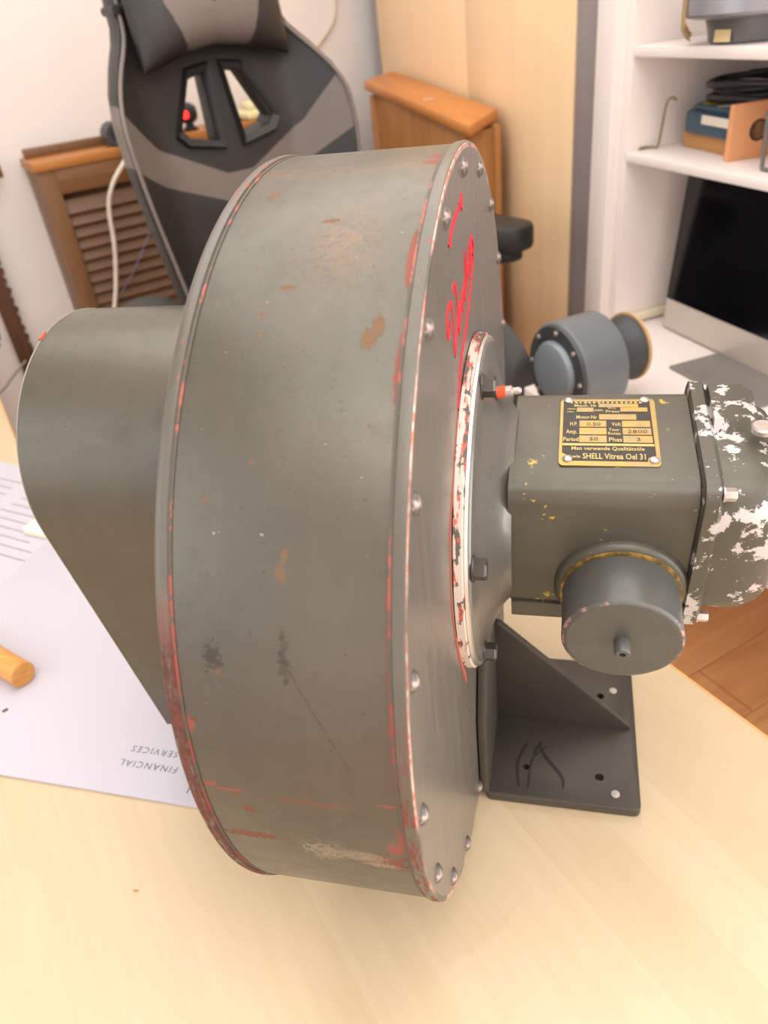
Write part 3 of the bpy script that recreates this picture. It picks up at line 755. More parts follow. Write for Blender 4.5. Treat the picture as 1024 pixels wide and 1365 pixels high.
STROKES = [(p_, w_*.62) for p_, w_ in STROKES]
ribbon('rotation_arrow', STROKES[:4], facept, M_red, blower)
ribbon('script_lettering', STROKES[4:14], facept, M_red, blower)
ribbon('red_paint_line', STROKES[14:], facept, M_redchip, blower)

# ------------------------------------------------------------------ on the table
M_paper = plain('white_paper', (190, 184, 193), .6, var=.01, scale=5)
M_print = plain('grey_print', (104, 101, 110), .7)
fa = R_(-1.6)
folder = thing('document_folder', 'large white document folder reading FINANCIAL SERVICES, half under the blower hood', 'folder', (-.38, -.109, .7297), fa)
bx('cover', (-.32, 0, 0), (.121, .402, .0035), M_paper, folder, .0008)
def flat_text(body, loc, rz, size, mat, parent, spacing):
    return text_mesh('lettering', body, size, .00005, Matrix.Translation(loc) @ Matrix.Rotation(rz, 4, 'Z'), mat, parent, spacing=spacing)
flat_text('FINANCIAL', (.078, .0385, .0036), math.pi, .0106, M_print, folder, 1.28)
flat_text('SERVICES', (.070, .0560, .0036), math.pi, .0106, M_print, folder, 1.28)
bx('logo_stroke', (.099, .012, .0034), (.1003, .024, .0037), M_print, folder, 0)
sheet = thing('printed_sheet', 'white sheet printed with grey lines of text, lying behind the white folder', 'paper', (-.865, .315, .7297), R_(-14))
bx('page', (-.16, -.10, 0), (.20, .17, .0006), M_paper, sheet, 0)
M_faint = plain('faint_print', (150, 146, 152), .7)
for i in range(9):
    for (x0, x1) in ((-.14+random.random()*.02, -.02+random.random()*.02), (.02+random.random()*.02, .15+random.random()*.03)):
        bx('text_line', (x0, -.02+i*.018, .0005), (x1, -.0172+i*.018, .0008), M_faint, sheet, 0)
bx('rule', (-.15, -.038, .0005), (.19, -.0365, .0008), M_print, sheet, 0)
M_cream = plain('cream_plastic', (236, 230, 205), .5)
tag(box('cream_block', (-.712, .305, .736), (.05, .028, .0125), M_cream, None, .003, Matrix.Rotation(R_(-12), 4, 'Z')), 'small flat cream-coloured block lying on the edge of the printed sheet', 'block')
M_dowel = wood('dowel_pine', (196, 128, 56), (226, 164, 88), 0, .45, 40)
dw = lathe('wooden_dowel', [(0, .0138), (.001, .0152), (.14, .0152), (.1408, .0138)], (-.535, .012, .7486), (-.93, .36, 0), M_dowel, None, 24)
tag(dw, 'short round pine dowel end lying on the white folder', 'dowel')
M_chip = plain('bark_chip', (110, 84, 60), .8)
tag(box('wood_chip', (-.5375, -.0285, .7344), (.006, .0025, .0018), M_chip, None, .0005, Matrix.Rotation(.9, 4, 'Z')), 'tiny brown splinter on the white folder beside the dowel', 'splinter')
M_chip2 = plain('orange_splinter', (214, 140, 60), .7)
tag(box('wood_chip', (-.2855, -.196, .7303), (.0042, .0015, .0014), M_chip2, None, .0004, Matrix.Rotation(.1, 4, 'Z')), 'tiny orange splinter lying alone on the birch table top', 'splinter')
M_blue = plain('blue_plastic', (28, 116, 178), .35)
kn = thing('push_button', 'bright blue round push button on a dark stem, standing near the far table edge', 'button', (-1.352, 1.055, .7297))
lathe('knob_cap', [(.012, .008), (.013, .02), (.018, .025), (.03, .026), (.038, .022), (.042, .012), (.043, 0)], (0, 0, 0), (0, 0, 1), M_blue, kn, 24)
lathe('stem', [(0, .018), (.002, .018), (.004, .010), (.014, .010)], (0, 0, 0), (0, 0, 1), M_mark, kn, 18)
M_gcab = plain('grey_cable', (128, 122, 118), .6)
tag(tube('table_cable', [(-1.188, .955, .7335), (-1.165, .875, .733), (-1.139, .788, .7325), (-1.14, .70, .7325), (-1.19, .60, .7325), (-1.28, .52, .7325)], .003, M_gcab), 'thin grey cable lying across the table from its far edge', 'cable')

# ------------------------------------------------------------------ radiator cover with louvres along the back wall
M_oak = wood('brown_oak', (106, 70, 40), (142, 98, 60), 0, .45, 12); M_oakv = wood('brown_oak_upright', (98, 66, 40), (132, 94, 60), 2, .45, 12)
M_oaktop = wood('oak_top', (150, 92, 40), (190, 126, 62), 0, .4, 12)
M_slat = wood('louvre_slat', (92, 62, 40), (118, 82, 54), 0, .45, 14)
cover = thing('radiator_cover', 'brown wooden radiator cover with louvred front against the white wall', 'cabinet', sn(-.012, .155, 0), RZ_SN)
TOPZ = 1.098
CW_ = .93
bx('top_board', (-.006, -.006, TOPZ-.026), (CW_, .153, TOPZ), M_oaktop, cover, .004)
bx('stile', (0, 0, 0), (.048, .026, TOPZ-.026), M_oakv, cover, .002)
bx('stile', (CW_-.054, 0, 0), (CW_-.006, .026, TOPZ-.026), M_oakv, cover, .002)
bx('rail', (.048, 0, TOPZ-.088), (CW_-.054, .026, TOPZ-.026), M_oak, cover, .002)
bx('rail', (.048, 0, .06), (CW_-.054, .026, .14), M_oak, cover, .002)
bx('side_panel', (0, .026, 0), (.016, .153, TOPZ-.026), M_oakv, cover, .001)
bx('side_panel', (CW_-.022, .026, 0), (CW_-.006, .153, TOPZ-.026), M_oakv, cover, .001)
bx('back_board', (.02, .04, .1), (CW_-.03, .046, TOPZ-.05), M_oakv, cover, 0)
bm = bmesh.new(); bm_box(bm, (CW_/2-.003, .016, 0), (CW_-.104, .041, .0065), .0015, 1, Matrix.Rotation(R_(63), 4, 'X'))
for v in bm.verts: pass
slat_me = finish(bm, 'slat'); slat_me.materials.append(M_slat)
z = .155; first = True
while z < TOPZ-.095:
    o = link('slat', slat_me, None, cover); o.location = (0, -.002, z); z += .0315
# things on the ledge
bt = tag(box('wooden_batten', sn(.11, .045, TOPZ+.011), (.24, .03, .022), M_oakv, None, .002, Matrix.Rotation(RZ_SN-.05, 4, 'Z')), 'thin dark wooden batten lying on the radiator cover beside the plug', 'batten')
M_blkpl = plain('black_plastic', (38, 38, 40), .42); M_blkpl2 = plain('dark_grey_plastic', (66, 68, 72), .42)
M_whitepl = plain('white_plastic', (222, 212, 198), .45)
ps = thing('power_socket', 'dark grey round power socket with a white plug at the ledge edge', 'socket', sn(.225, .14, 1.099))
ax_s = NV
lathe('socket_ring', [(-.05, .026), (-.045, .032), (.008, .033), (.016, .030), (.016, .021), (.004, .019), (.004, 0)], (0, 0, .026), ax_s, M_blkpl2, ps, 32)
bx('socket_cable_bar', (-.01, -.02, .0), (.12, .02, .012), M_blkpl2, ps, .003)
wp = thing('white_power_cable', 'white power cable hanging from the plug down the louvred front', 'cable', sn(.235, .165, 1.115))
def loc_of(root, p): return tuple(Vector(p)-Vector(root.location))
lathe('plug', [(-.012, .010), (-.010, .017), (.012, .0185), (.026, .014), (.03, .009)], (0, 0, 0), (C45*.35+.3, -.75, -.45), M_whitepl, wp, 24)
tube('cord', [loc_of(wp, p) for p in (sn(.242, .188, 1.10), sn(.215, .205, 1.07), sn(.165, .205, 1.02), sn(.137, .195, .96), sn(.122, .192, .86), sn(.095, .19, .76), sn(.06, .19, .66), sn(.03, .19, .5), sn(.02, .19, .3), sn(.05, .2, .06))], .0062, M_whitepl, wp, 10)
tag(tube('blue_grey_string', [sn(.26, .172, .90), sn(.235, .175, .87), sn(.16, .175, .78), sn(.08, .175, .70), sn(.02, .175, .62), sn(-.01, .178, .45)], .0022, plain('blue_grey_cord', (112, 106, 122), .7)), 'thin blue-grey string hanging slack across the louvres', 'string')
rd = thing('red_light_device', 'small black round device with a glowing red light, on the ledge behind the chair', 'device', sn(.450, .10, TOPZ))
lathe('housing', [(0, .022), (.004, .024), (.012, .012), (.02, .012), (.022, .02), (.03, .027), (.045, .029), (.06, .026), (.07, .014), (.072, 0)], (0, 0, 0), (0, 0, 1), M_blkpl, rd, 28)
k = NT('red_led'); k.put(k.b.inputs['Emission Color'], (1.0, .015, .01, 1)); k.put(k.b.inputs['Emission Strength'], 2.2); M_led = k.done((.6, .02, .02, 1), .4)
lathe('red_light', [(0, .011), (.004, .010), (.006, 0)], Vector((.006, -.0275, .043)), (.25, -.95, .1), M_led, rd, 16)
M_ycl = plain('pale_yellow_cloth', (232, 222, 176), .8)
yb = thing('yellow_cloth', 'pale yellow folded cloth on the ledge behind the chair', 'cloth', sn(.68, .09, TOPZ), RZ_SN)
for (c, s_) in (((0, 0, .012), (.13, .09, .024)), ((.01, .0, .034), (.11, .08, .022)), ((.03, .005, .05), (.06, .06, .012))):
    box('fold', c, s_, M_ycl, yb, .009, Matrix.Rotation(random.uniform(-.2, .2), 4, 'Z'), 3)
tag(lathe('round_tin', [(0, .018), (.014, .018), (.018, .014), (.018, 0)], sn(.575, .115, TOPZ), (0, 0, 1), M_blkpl, None, 20), 'small black round tin on the ledge beside the yellow cloth', 'tin')
# toothed dark timber on the wall, wooden rail end, wall cable
M_dark = wood('dark_rough_timber', (66, 40, 24), (102, 66, 42), 2, .8, 16)
poly = [(-.215, .34), (-.175, .34)]; zz = .34
while zz < 1.02:
    poly += [(-.168+random.uniform(-.003, .004), zz+.004), (-.164+random.uniform(-.003, .003), zz+.016), (-.178, zz+.026)]; zz += .028
poly += [(-.180, 1.05), (-.215, 1.05)]
tr = prism('toothed_timber', poly, lambda s, z, h: sn(s, h, z), .002, .03, M_dark, None, 0, 0)
tag(tr, 'dark rough timber strip with a toothed edge, upright against the white wall', 'timber')
tag(box('wooden_rail', sn(-.22, .06, 1.085), (.28, .03, .036), M_oakv, None, .004, Matrix.Rotation(RZ_SN, 4, 'Z')), 'brown wooden rail end on the wall beside the radiator cover', 'rail')
M_wcab = plain('cream_cable', (214, 200, 180), .5)
tag(tube('wall_cable', [sn(1.05, .006, 1.62), sn(1.045, .006, 1.45), sn(1.035, .006, 1.366), sn(1.015, .007, 1.31), sn(.96, .008, 1.262), sn(.87, .008, 1.20), sn(.74, .01, 1.13), sn(.70, .05, 1.104)], .0042, M_wcab), 'cream cable curving down the white wall behind the chair', 'cable')

# ------------------------------------------------------------------ wardrobe, white desk with shelf unit
M_birch = wood('birch_veneer', (238, 202, 158), (246, 214, 172), 2, .4, 7, stretch=22)
M_grey = plain('grey_profile', (152, 143, 142), .4, .25, .05, 10)
ward = thing('wardrobe', 'tall birch wardrobe with two plain doors and a grey end profile', 'wardrobe', ab(0, .0, 0), RZ_AB)
bx('body', (.022, .21, .0), (.60, 1.36, 2.3), M_birch, ward, .002)
bx('door', (0, .215, .06), (.02, .708, 2.28), M_birch, ward, .002)
bx('door', (0, .715, .06), (.02, 1.355, 2.28), M_birch, ward, .002)
bx('grey_profile', (-.004, .122, 0), (.05, .207, 2.3), M_grey, ward, .003)
bx('side_strip', (-.002, 1.358, 0), (.60, 1.372, 2.3), M_grey, ward, .002)
desk = thing('white_desk', 'white desk top under the shelves, carrying the black-screened computer', 'desk', ab(0, 0, 0), RZ_AB)
prism('desk_top', [(-.30, -1.28), (.60, -1.28), (.60, .112), (-.024, .112), (-.024, -.10), (-.30, -.13)], lambda x, y, h: (x, y, h), .705, .7295, M_white, desk, .002)
bx('leg', (.40, -1.28, 0), (.46, -1.22, .705), M_white, desk, .002); bx('leg', (.50, .03, 0), (.56, .09, .705), M_white, desk, .002)
bx('leg', (-.28, -1.27, 0), (-.22, -1.21, .705), M_white, desk, .002); bx('leg', (-.0, .04, 0), (.06, .1, .705), M_white, desk, .002)
shelf = thing('shelf_unit', 'white open shelf unit standing on the white desk', 'shelf', ab(0, 0, .7296), RZ_AB)
ZB = .7296
bx('side_panel', (.0, .030, 0), (.45, .056, 1.35), M_white, shelf, .002)
bx('face_strip', (-.022, .052, 0), (.03, .112, 1.35), M_white, shelf, .003)
bx('side_panel', (.0, -1.28, 0), (.45, -1.255, 1.35), M_white, shelf, .002)
bx('back_panel', (.452, -1.28, 0), (.462, .06, 1.35), M_white, shelf, .001)
for z0, z1 in ((1.050, 1.066), (1.219, 1.236), (1.62, 1.64), (2.06, 2.08)):
    bx('shelf_board', (.0, -1.254, z0-ZB), (.45, .029, z1-ZB), M_white, shelf, .0015)
bx('cleat', (.03, .016, .004), (.3, .029, .02), plain('cream_strip', (226, 212, 186), .5), shelf, .001)

# wooden pedestal with sloping lid before the wardrobe
M_ped = wood('orange_pine', (176, 104, 46), (208, 140, 74), 1, .4, 9); M_pedb = wood('pine_panel', (150, 98, 50), (184, 128, 74), 2, .45, 8)
ped = thing('pine_chest', 'tall narrow pine chest with an overhanging sloping orange lid before the wardrobe', 'chest', ab(-.145, .42, 0), RZ_AB)
Lp = .72
sl = math.atan2(.062, Lp)
def slope(x, y, h): return (x, y, 1.086+y*math.tan(sl)+h)
prism('lid', [(.0, -.02), (.125, .09), (.125, Lp+.06), (.0, Lp-.03)], slope, -.006, .018, M_ped, ped, .004)
prism('front_panel', [(.05, .0), (.048+Lp*.82, .0), (.048+Lp*.82, 1.08+.05), (.05, 1.082)], lambda y, z, h: (h, y, z), 0.014, .030, M_pedb, ped, .001)
prism('rear_panel', [(.05, .0), (.048+Lp*.82, .0), (.048+Lp*.82, 1.08+.05), (.05, 1.082)], lambda y, z, h: (h, y, z), .096, .112, M_pedb, ped, .001)
bx('side_panel', (.014, .06, 0), (.112, .077, 1.078), M_pedb, ped, .001)
bx('side_panel', (.0, .64, 0), (.112, .655, 1.128), M_pedb, ped, .001)
bx('sticker', (.03, .30, 1.131), (.055, .36, 1.1315), M_whitepl, ped, 0)

# computer
M_alu = plain('brushed_aluminium', (206, 196, 186), .35, .3, .04, 20); M_screen = NT('black_screen').done((.003, .003, .004, 1), .12, 0, .5)
mon = thing('computer_monitor', 'all-in-one computer with black screen and silver chin on the white desk', 'computer', ab(.075, -.298, .7297), RZ_AB)
tilt = Matrix.Rotation(R_(5), 4, 'Y')
def mon_part(name, lo, hi, mat, bev=.002):
    lo, hi = Vector(lo), Vector(hi); c = (lo+hi)/2
    M_ = Matrix.Translation((0, 0, .059)) @ tilt
    bm = bmesh.new(); bm_box(bm, c, hi-lo, bev); bmesh.ops.transform(bm, matrix=M_, verts=bm.verts[:])
    return link(name, finish(bm, name), mat, mon)
mon_part('casing', (.0, -.265, -.055), (.022, .265, .262), M_alu, .004)
mon_part('screen', (-.002, -.262, .005), (.0, .262, .260), M_screen, 0)
lathe('chin_mark', [(0, .007), (.0012, .007), (.0012, 0)], Vector((-.0003+.004, -.03, .035)), (-1, 0, .08), M_mark, mon, 16)
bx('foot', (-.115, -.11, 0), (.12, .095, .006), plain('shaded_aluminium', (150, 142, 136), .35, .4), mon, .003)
prism('neck', [(.10, .006), (.112, .006), (.07, .25), (.058, .25)], lambda x, z, h: (x, h, z), -.09, .075, M_alu, mon, .001)

# things on the shelves
M_gpl = plain('grey_cast_metal', (116, 114, 116), .35, .3, .1, 12); M_gpl2 = plain('light_grey_rim', (150, 148, 154), .3, .35, .06, 10); M_tape = plain('masking_tape', (228, 204, 152), .65)
Z2 = 1.236
pul = thing('grey_pulley', 'grey cast pulley with flat rim, taped with yellow masking tape on the upper shelf', 'pulley', ab(.075, -.165, Z2), RZ_AB)
lathe('hub', [(0, .058), (.003, .062), (.028, .068), (.036, .073)], (0, 0, 0), (0, 0, 1), M_gpl, pul, 48)
lathe('rim', [(.034, .085), (.038, .100), (.042, .103), (.070, .103), (.074, .099), (.074, .08), (.066, .075), (.066, 0)], (0, 0, 0), (0, 0, 1), M_gpl2, pul, 64)
lathe('inner_boss', [(.064, .06), (.082, .058), (.086, .05), (.086, 0)], (0, 0, 0), (0, 0, 1), M_gpl, pul, 40)
bm = bmesh.new()
rows_t = []
for zt, rt in ((.0756, .080), (.0756, .1005), (.070, .1045), (.045, .1050), (.026, .1040), (.016, .0980), (.010, .092)):
    rows_t.append([bm.verts.new((rt*math.cos(R_(t)), rt*math.sin(R_(t)), zt-.006*math.sin(t*.2))) for t in range(122, 163, 5)])
for a_, b_ in zip(rows_t, rows_t[1:]):
    for i in range(len(a_)-1): bm.faces.new((a_[i], a_[i+1], b_[i+1], b_[i]))
bmesh.ops.solidify(bm, geom=bm.faces[:], thickness=-.0012)
link('tape_strip', finish(bm, 'tape_strip'), M_tape, pul)
box('tape_strip', (-.02, .035, .0872), (.12, .15, .0012), M_tape, pul, 0, Matrix.Rotation(.7, 4, 'Z'))
box('tape_scrap', (-.065, -.012, .012), (.0015, .03, .016), M_tape, pul, 0, Matrix.Rotation(.12, 4, 'Z'))

Z3 = 1.066
M_blued = plain('petrol_blue_paint', (52, 78, 94), .4, .1, .15, 20); M_pwood = wood('plywood_block', (166, 112, 62), (198, 146, 92), 1, .5, 14); M_face2 = plain('orange_plywood_face', (222, 156, 108), .55, var=.06)
tool = thing('sanding_tool', 'petrol-blue rounded power tool body on a wooden block with holed end, on the lower shelf', 'power tool', ab(.121, -.091, Z3), RZ_AB-.13)
bx('wooden_base', (-.035, -.085, 0), (.09, .085, .026), M_pwood, tool, .003)
def dshape(n=14):
    P = [(-.045, -.082), (.1, -.082), (.1, .06)]
    for i in range(n+1):
        t = i/n*math.pi*.5; P.append((.1-.145*math.sin(t)*1.0, .06+.035*math.cos(t)))
    return P
prism('tool_body', dshape(), lambda x, y, h: (x, y, h), .026, .062, M_blued, tool, .006)
prism('tool_lid', [(x*.9+.005, y*.9) for x, y in dshape()], lambda x, y, h: (x, y, h), .060, .072, M_blued, tool, .005)
end = prism('end_plate', [(-.06, 0), (.040, 0), (.040, .084), (-.06, .084)], lambda x, z, h: (x, h, z), -.097, -.086, M_face2, tool, .0015)
lathe('hole_shade_disc', [(0, .0165), (.0007, .0165), (.0007, .0145), (.0002, .0135), (.0002, 0)], (-.010, -.0968, .042), (0, -1, 0), M_mark, end, 28)  # flat dark disc, the shade inside the hole put in as colour
lathe('yellow_sticker', [(0, .017), (.0006, .017), (.0006, 0)], (-.012, .035, .072), (0, 0, 1), plain('yellow_label', (196, 166, 30), .5), tool, 24)
box('white_label', (-.0455, -.03, .052), (.0012, .085, .014), M_whitepl, tool, 0)
box('white_label', (-.018, -.02, .0722), (.022, .03, .0008), M_whitepl, tool, 0, Matrix.Rotation(.3, 4, 'Z'))
coil = []
for i in range(90):
    t = i/90*2*math.pi*4.2; r = .062+.012*math.sin(t*.37)
    coil.append((.035+r*math.cos(t)*.85, -.005+r*1.25*math.sin(t), .078+.030*(i/90)+.003*math.sin(t*2.3)))
cc = thing('black_cable_coil', 'black power cable coiled on top of the blue power tool', 'cable', ab(.121, -.091, Z3), RZ_AB-.13)
tube('coil', coil, .0052, M_blkpl, cc, 8, 3)
tube('cable_end', [(.04, -.08, .085), (.02, -.12, .083), (.03, -.16, .080), (.05, -.2, .07)], .007, M_blkpl2, cc, 8, 5)
M_brassy = plain('tarnished_rod', (150, 134, 104), .35, .6)
hk = thing('metal_hook', 'thin bent metal rod with hooked foot beside the blue tool on the shelf', 'hook', ab(.055, .012, Z3), RZ_AB)
tube('rod', [(-.03, .012, .0025), (-.02, .017, .0025), (-.005, .012, .0025), (.0, .0, .004), (.002, -.004, .03), (.004, -.010, .075), (.012, -.014, .083), (.018, -.018, .078)], .0024, M_brassy, hk, 8)
fr = thing('wire_frame', 'grey metal wire frame standing at the right of the holed wooden block', 'frame', ab(.035, -.272, Z3), RZ_AB)
tube('wire', [(0, 0, .004), (0, .004, .07), (0, .004, .078), (0, -.002, .082), (0, -.09, .082)], .003, M_leg, fr, 8)
tube('wire', [(0, 0, .004), (.0, -.05, .004), (0, -.1, .004)], .003, M_leg, fr, 8)

# smaller blue-grey blower on the desk
M_bg = plain('blue_grey_paint', (112, 116, 120), .38, .15, .08, 14); M_bgl = plain('pale_blue_grey_paint', (116, 124, 130), .35, .15, .06, 14); M_bgd = plain('dark_ring_paint', (62, 64, 66), .45, .2, .2, 40)
sb = thing('small_blower', 'smaller blue-grey blower with dark ring standing on the white desk behind the motor', 'blower', ab(-.268, -.262, .7297))
axd = Vector((-.80, -.60, 0)).normalized(); rb = .080
o0 = Vector((0, 0, rb+.006))
ringlathe('drum', [(-.035, .02), (-.035, rb), (.04, rb), (.044, rb-.004), (.044, .02)], o0, axd, M_bg, sb, 72)
ringlathe('dark_ring', [(.043, .04), (.043, rb-.003), (.049, rb-.006), (.049, .050), (.045, .04)], o0, axd, M_bgd, sb, 72)
lathe('hub_dome', [(.044, .052), (.052, .052), (.058, .048), (.061, .038), (.063, .025), (.063, 0)], o0, axd, M_bgl, sb, 48)
for a in range(8):
    _, u_, v_ = basis(axd); t = a/8*2*math.pi
    lathe('ring_screw', [(0, .004), (.003, .0035), (.004, 0)], o0+axd*.049+(u_*math.cos(t)+v_*math.sin(t))*.066, axd, M_bolt2, sb, 10)
out_ = lathe('outlet_neck', [(.03, .042), (.07, .042), (.085, .052), (.095, .054)], o0+Vector((0, 0, .006)), -axd, M_bgd, sb, 40)
ringlathe('gasket', [(.095, .04), (.095, .0575), (.10, .0575), (.10, .04)], o0+Vector((0, 0, .006)), -axd, plain('tan_gasket', (196, 160, 112), .7), sb, 40)
bx('foot', (-.03, -.03, 0), (.03, .03, .008), M_bgd, sb, .002)

# ------------------------------------------------------------------ gaming chair
CH = R_(48)
chair = thing('gaming_chair', 'black and grey gaming chair with cut-out backrest, facing away from the radiator cover', 'chair', (-.421, .942, 0), CH)
M_blk = plain('black_leatherette', (41, 37, 36), .48, 0, .12, 40); M_gry = plain('grey_leatherette', (112, 101, 95), .5, 0, .05, 40); M_pl = plain('chair_plastic', (30, 29, 30), .5, 0, .1, 30)
half = [(.12, 1.50), (.150, 1.47), (.158, 1.40), (.163, 1.355), (.178, 1.325), (.210, 1.29), (.242, 1.25), (.262, 1.205), (.264, 1.14), (.256, 1.06), (.236, .94), (.218, .82), (.212, .66)]
outl = half + [(-x, z) for x, z in reversed(half)]
holeR = [(.020, 1.270), (.062, 1.260), (.104, 1.176), (.090, 1.160), (.029, 1.146)]
def shape_mesh(name, polys, thick, cutsx, cuts, resbev=.012):
    cu = bpy.data.curves.new(name, 'CURVE'); cu.dimensions = '2D'; cu.fill_mode = 'BOTH'; cu.extrude = thick/2-resbev; cu.bevel_depth = resbev; cu.bevel_resolution = 2
    for P in polys:
        sp = cu.splines.new('POLY'); sp.points.add(len(P)-1); sp.use_cyclic_u = True
        for q, (x, y) in zip(sp.points, P): q.co = (x, y, 0, 1)
    o = bpy.data.objects.new('t', cu); COL.objects.link(o); dg = bpy.context.evaluated_depsgraph_get()
    me = bpy.data.meshes.new_from_object(o.evaluated_get(dg)); bpy.data.objects.remove(o)
    bm = bmesh.new(); bm.from_mesh(me); bmesh.ops.remove_doubles(bm, verts=bm.verts[:], dist=1e-5)
    for x in cutsx: bmesh.ops.bisect_plane(bm, geom=bm.verts[:]+bm.edges[:]+bm.faces[:], plane_co=(x, 0, 0), plane_no=(1, 0, 0))
    for co, no in cuts: bmesh.ops.bisect_plane(bm, geom=bm.verts[:]+bm.edges[:]+bm.faces[:], plane_co=co, plane_no=no)
    return bm
def inset_poly(P, d):
    c = Vector((sum(p[0] for p in P)/len(P), sum(p[1] for p in P)/len(P)))
    return [tuple(c+(Vector(p)-c)*(1+d/(Vector(p)-c).length)) for p in P]
def up_b(u):   # upper boundary of the grey chevron
    u = abs(u); return 1.085 if u < .03 else (1.085+(u-.03)*.50 if u < .17 else 1.155+(u-.17)*.95)
def lo_b(u):
    u = abs(u); return 1.016+u*.40 if u < .18 else 1.088+(u-.18)*.55
cuts = []
for s_ in (-1, 1):
    for (u0, z0, sl_) in ((.03, 1.085, .5), (.17, 1.155, .95), (0, 1.016, .40), (.18, 1.088, .55)):
        cuts.append(((s_*u0, z0, 0), (-s_*sl_, 1, 0)))
cuts += [((0, 1.085, 0), (0, 1, 0))]+[((0, z, 0), (0, 1, 0)) for z in (.75, .85, .95, 1.25, 1.33, 1.4)]
hr = inset_poly(holeR, .016); hl = [(-x, z) for x, z in hr]
bm = shape_mesh('backrest', [outl, hr, hl], .056, [-.27, -.23, -.2, -.17, -.14, 0, .03, -.03, .14, .17, .2, .23, .27], cuts)
def bend(u, z, h):             # h: thickness coordinate, + is the front
    wgt = max(0, abs(u)-.15)
    v = .315+(z-1.2)*.20 - h - .6*wgt - .25*wgt*wgt/.15
    return Vector((u*(1-.10*wgt/.15), v, z))
for f in bm.faces:
    c = f.calc_center_median(); f.material_index = 1 if (c.z > -.02 and lo_b(c.x) < c.y < up_b(c.x)) else 0
for v in bm.verts: v.co = bend(v.co.x, v.co.y, v.co.z)
me = finish(bm, 'backrest', 50); me.materials.append(M_blk); me.materials.append(M_gry)
link('backrest', me, None, chair)
# hole frames
for sgn in (1, -1):
    P = [(x*sgn, z) for x, z in holeR]; Q = [(x*sgn, z) for x, z in inset_poly(holeR, .020)]
    bm = bmesh.new(); n = len(P); rings = []
    for poly_, h in ((Q, .030), (inset_poly(P, .014), .040), (P, .034), (P, -.030), (Q, -.032)):
        rings.append([bm.verts.new(bend(x, z, h)) for x, z in poly_])
    for a, b in zip(rings, rings[1:]):
        for i in range(n): bm.faces.new((a[i], a[(i+1) % n], b[(i+1) % n], b[i]))
    link('hole_frame', finish(bm, 'hole_frame', 30), M_pl, chair)
# grey piping round the wings
tube('piping', [bend(x*1.003, z, .034) for x, z in half[2:]], .0042, M_gry, chair, 8, 4)
tube('piping', [bend(-x*1.003, z, .034) for x, z in half[2:]], .0042, M_gry, chair, 8, 4)
# seat
bm = bmesh.new(); NU, NVv = 25, 21; grid = []
for j in range(NVv):
    row = []
    for i in range(NU):
        u = -.285+.57*i/(NU-1); v = -.33+.56*j/(NVv-1)
        bol = max(0, (abs(u)-.17)/.115); z = .655+.15*math.sin(min(1, bol*1.15)*math.pi*.5) - (.05*max(0, (abs(u)-.262)/.023)**2 if abs(u) > .262 else 0)
        fr_ = max(0, (-.22-v)/.11); z -= .075*fr_**2
        row.append(bm.verts.new((u, v, z)))
    grid.append(row)
for j in range(NVv-1):
    for i in range(NU-1): bm.faces.new((grid[j][i], grid[j][i+1], grid[j+1][i+1], grid[j+1][i]))
be_ = [e for e in bm.edges if e.is_boundary]
ex_ = bmesh.ops.extrude_edge_only(bm, edges=be_)
for v in [g_ for g_ in ex_['geom'] if isinstance(g_, bmesh.types.BMVert)]: v.co.z = .555; v.co.x *= .9
bmesh.ops.holes_fill(bm, edges=[e for e in bm.edges if e.is_boundary])
link('seat', finish(bm, 'seat', 60), M_blk, chair)
for s_ in (-1, 1):
    pad = rrect(.047, .135, .045, 7)
    ao = prism('armrest_pad', [(x+s_*.352, y-.085) for x, y in pad], lambda x, y, h: (x, y, h), .905, .955, M_pl, chair, .010)
    prism('armrest_plate', [(x*.8+s_*.352, y*.8-.085) for x, y in pad], lambda x, y, h: (x, y, h), .882, .905, M_pl, chair, .003)
    bx('armrest_post', (s_*.352-.024, -.115, .60), (s_*.352+.024, -.045, .882), M_pl, chair, .012)
    bx('armrest_bracket', (min(s_*.2, s_*.376), -.115, .535), (max(s_*.2, s_*.376), -.045, .60), M_pl, chair, .01)
    bx('hinge_plate', (s_*.235-.012, .18, .56), (s_*.235+.012, .30, .80), M_pl, chair, .008)
bx('seat_plate', (-.16, -.16, .50), (.16, .16, .556), M_pl, chair, .01)
lathe('gas_lift', [(.11, .03), (.30, .03), (.30, .018), (.50, .018)], (0, -.0, 0), (0, 0, 1), M_pl, chair, 20)
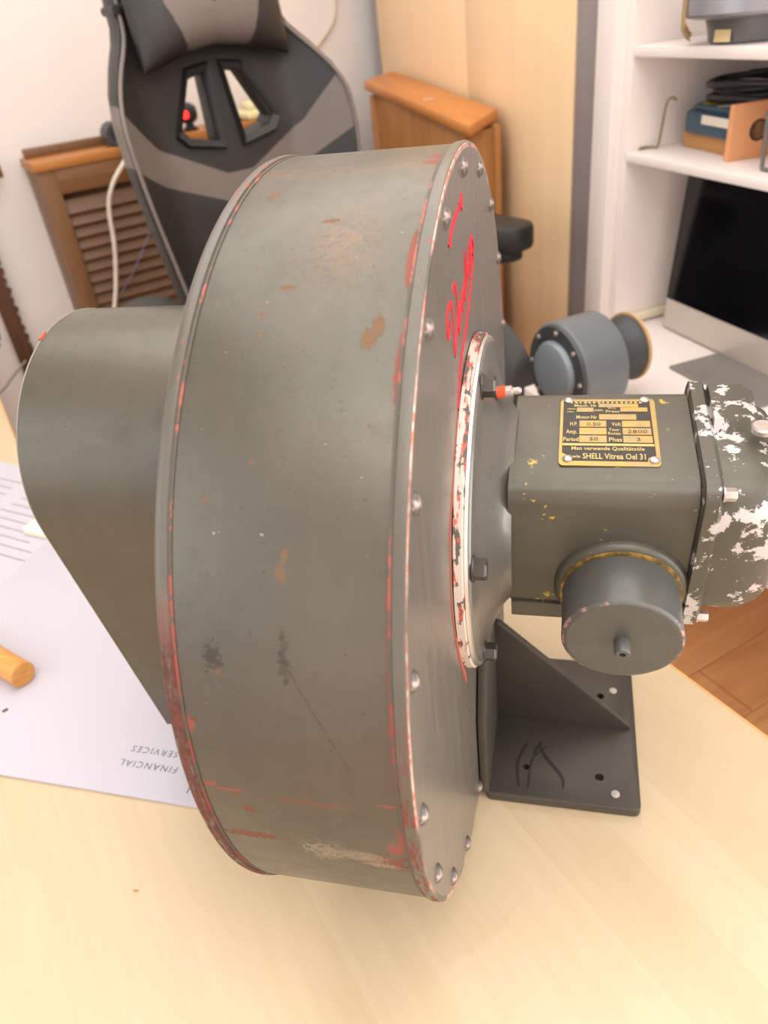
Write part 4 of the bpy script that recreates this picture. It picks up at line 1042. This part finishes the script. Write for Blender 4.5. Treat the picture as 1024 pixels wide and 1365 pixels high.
for i in range(5):
    a = i*2*math.pi/5+.3; d = Vector((math.cos(a), math.sin(a), 0))
    bm = bmesh.new(); bm_tube(bm, [Vector((0, 0, .12))+d*.02, Vector((0, 0, .115))+d*.16, Vector((0, 0, .085))+d*.31], lambda t: .032-.012*t, 10)
    link('base_leg', finish(bm, 'base_leg'), M_pl, chair)
    lathe('caster', [(-.022, .024), (-.018, .03), (.018, .03), (.022, .024)], d*.31+Vector((0, 0, .0305)), Vector((-d.y, d.x, 0)), M_pl, chair, 20)

# neck pillow strapped over the top of the backrest
pil = thing('neck_pillow', 'black and grey neck pillow strapped across the top of the gaming chair', 'pillow', (-.421, .942, 0), CH)
bm = bmesh.new(); NA, NB = 120, 60; g2 = []
def pil_pt(a, b):
    u = .158*a; zc = 1.400-.028*(1-abs(a))*0; hz = .088*(1-.10*a*a)+.035*max(0, abs(a)-.35)
    z = zc + hz*b - .02*abs(a)
    return u, z
for sgn in (1, -1):
    rows = []
    for j in range(NB+1):
        b = -1+2*j/NB; row = []
        for i in range(NA+1):
            a = -1+2*i/NA; u, z = pil_pt(a, b)
            th = max(0, 1-abs(a)**4)**.5*max(0, 1-abs(b)**3)**.5
            p = bend(u, z, .032+.030+sgn*.030*th + (.025*th if sgn > 0 else 0)); row.append(bm.verts.new(p))
        rows.append(row)
    for j in range(NB):
        for i in range(NA):
            f = bm.faces.new((rows[j][i], rows[j][i+1], rows[j+1][i+1], rows[j+1][i]))
            a = -1+2*(i+.5)/NA; b = -1+2*(j+.5)/NB
            lim = .62+.22*b
            f.material_index = 1 if (abs(a) < lim and not (b > -.25+1.9*abs(a)*1.0)) else 0
bmesh.ops.remove_doubles(bm, verts=bm.verts[:], dist=1e-5)
me = finish(bm, 'cushion', 70); me.materials.append(M_blk); me.materials.append(M_gry)
link('cushion', me, None, pil)
bm = bmesh.new()
sp_ = [bend(u, 1.385, .036) for u in (-.166, -.12, 0, .12, .166)] + [bend(u, 1.385, -.036) for u in (.166, .0, -.166)]
bm_tube(bm, [Vector(p) for p in sp_]+[Vector(sp_[0])], .008, 8)
link('strap', finish(bm, 'strap'), M_pl, pil)
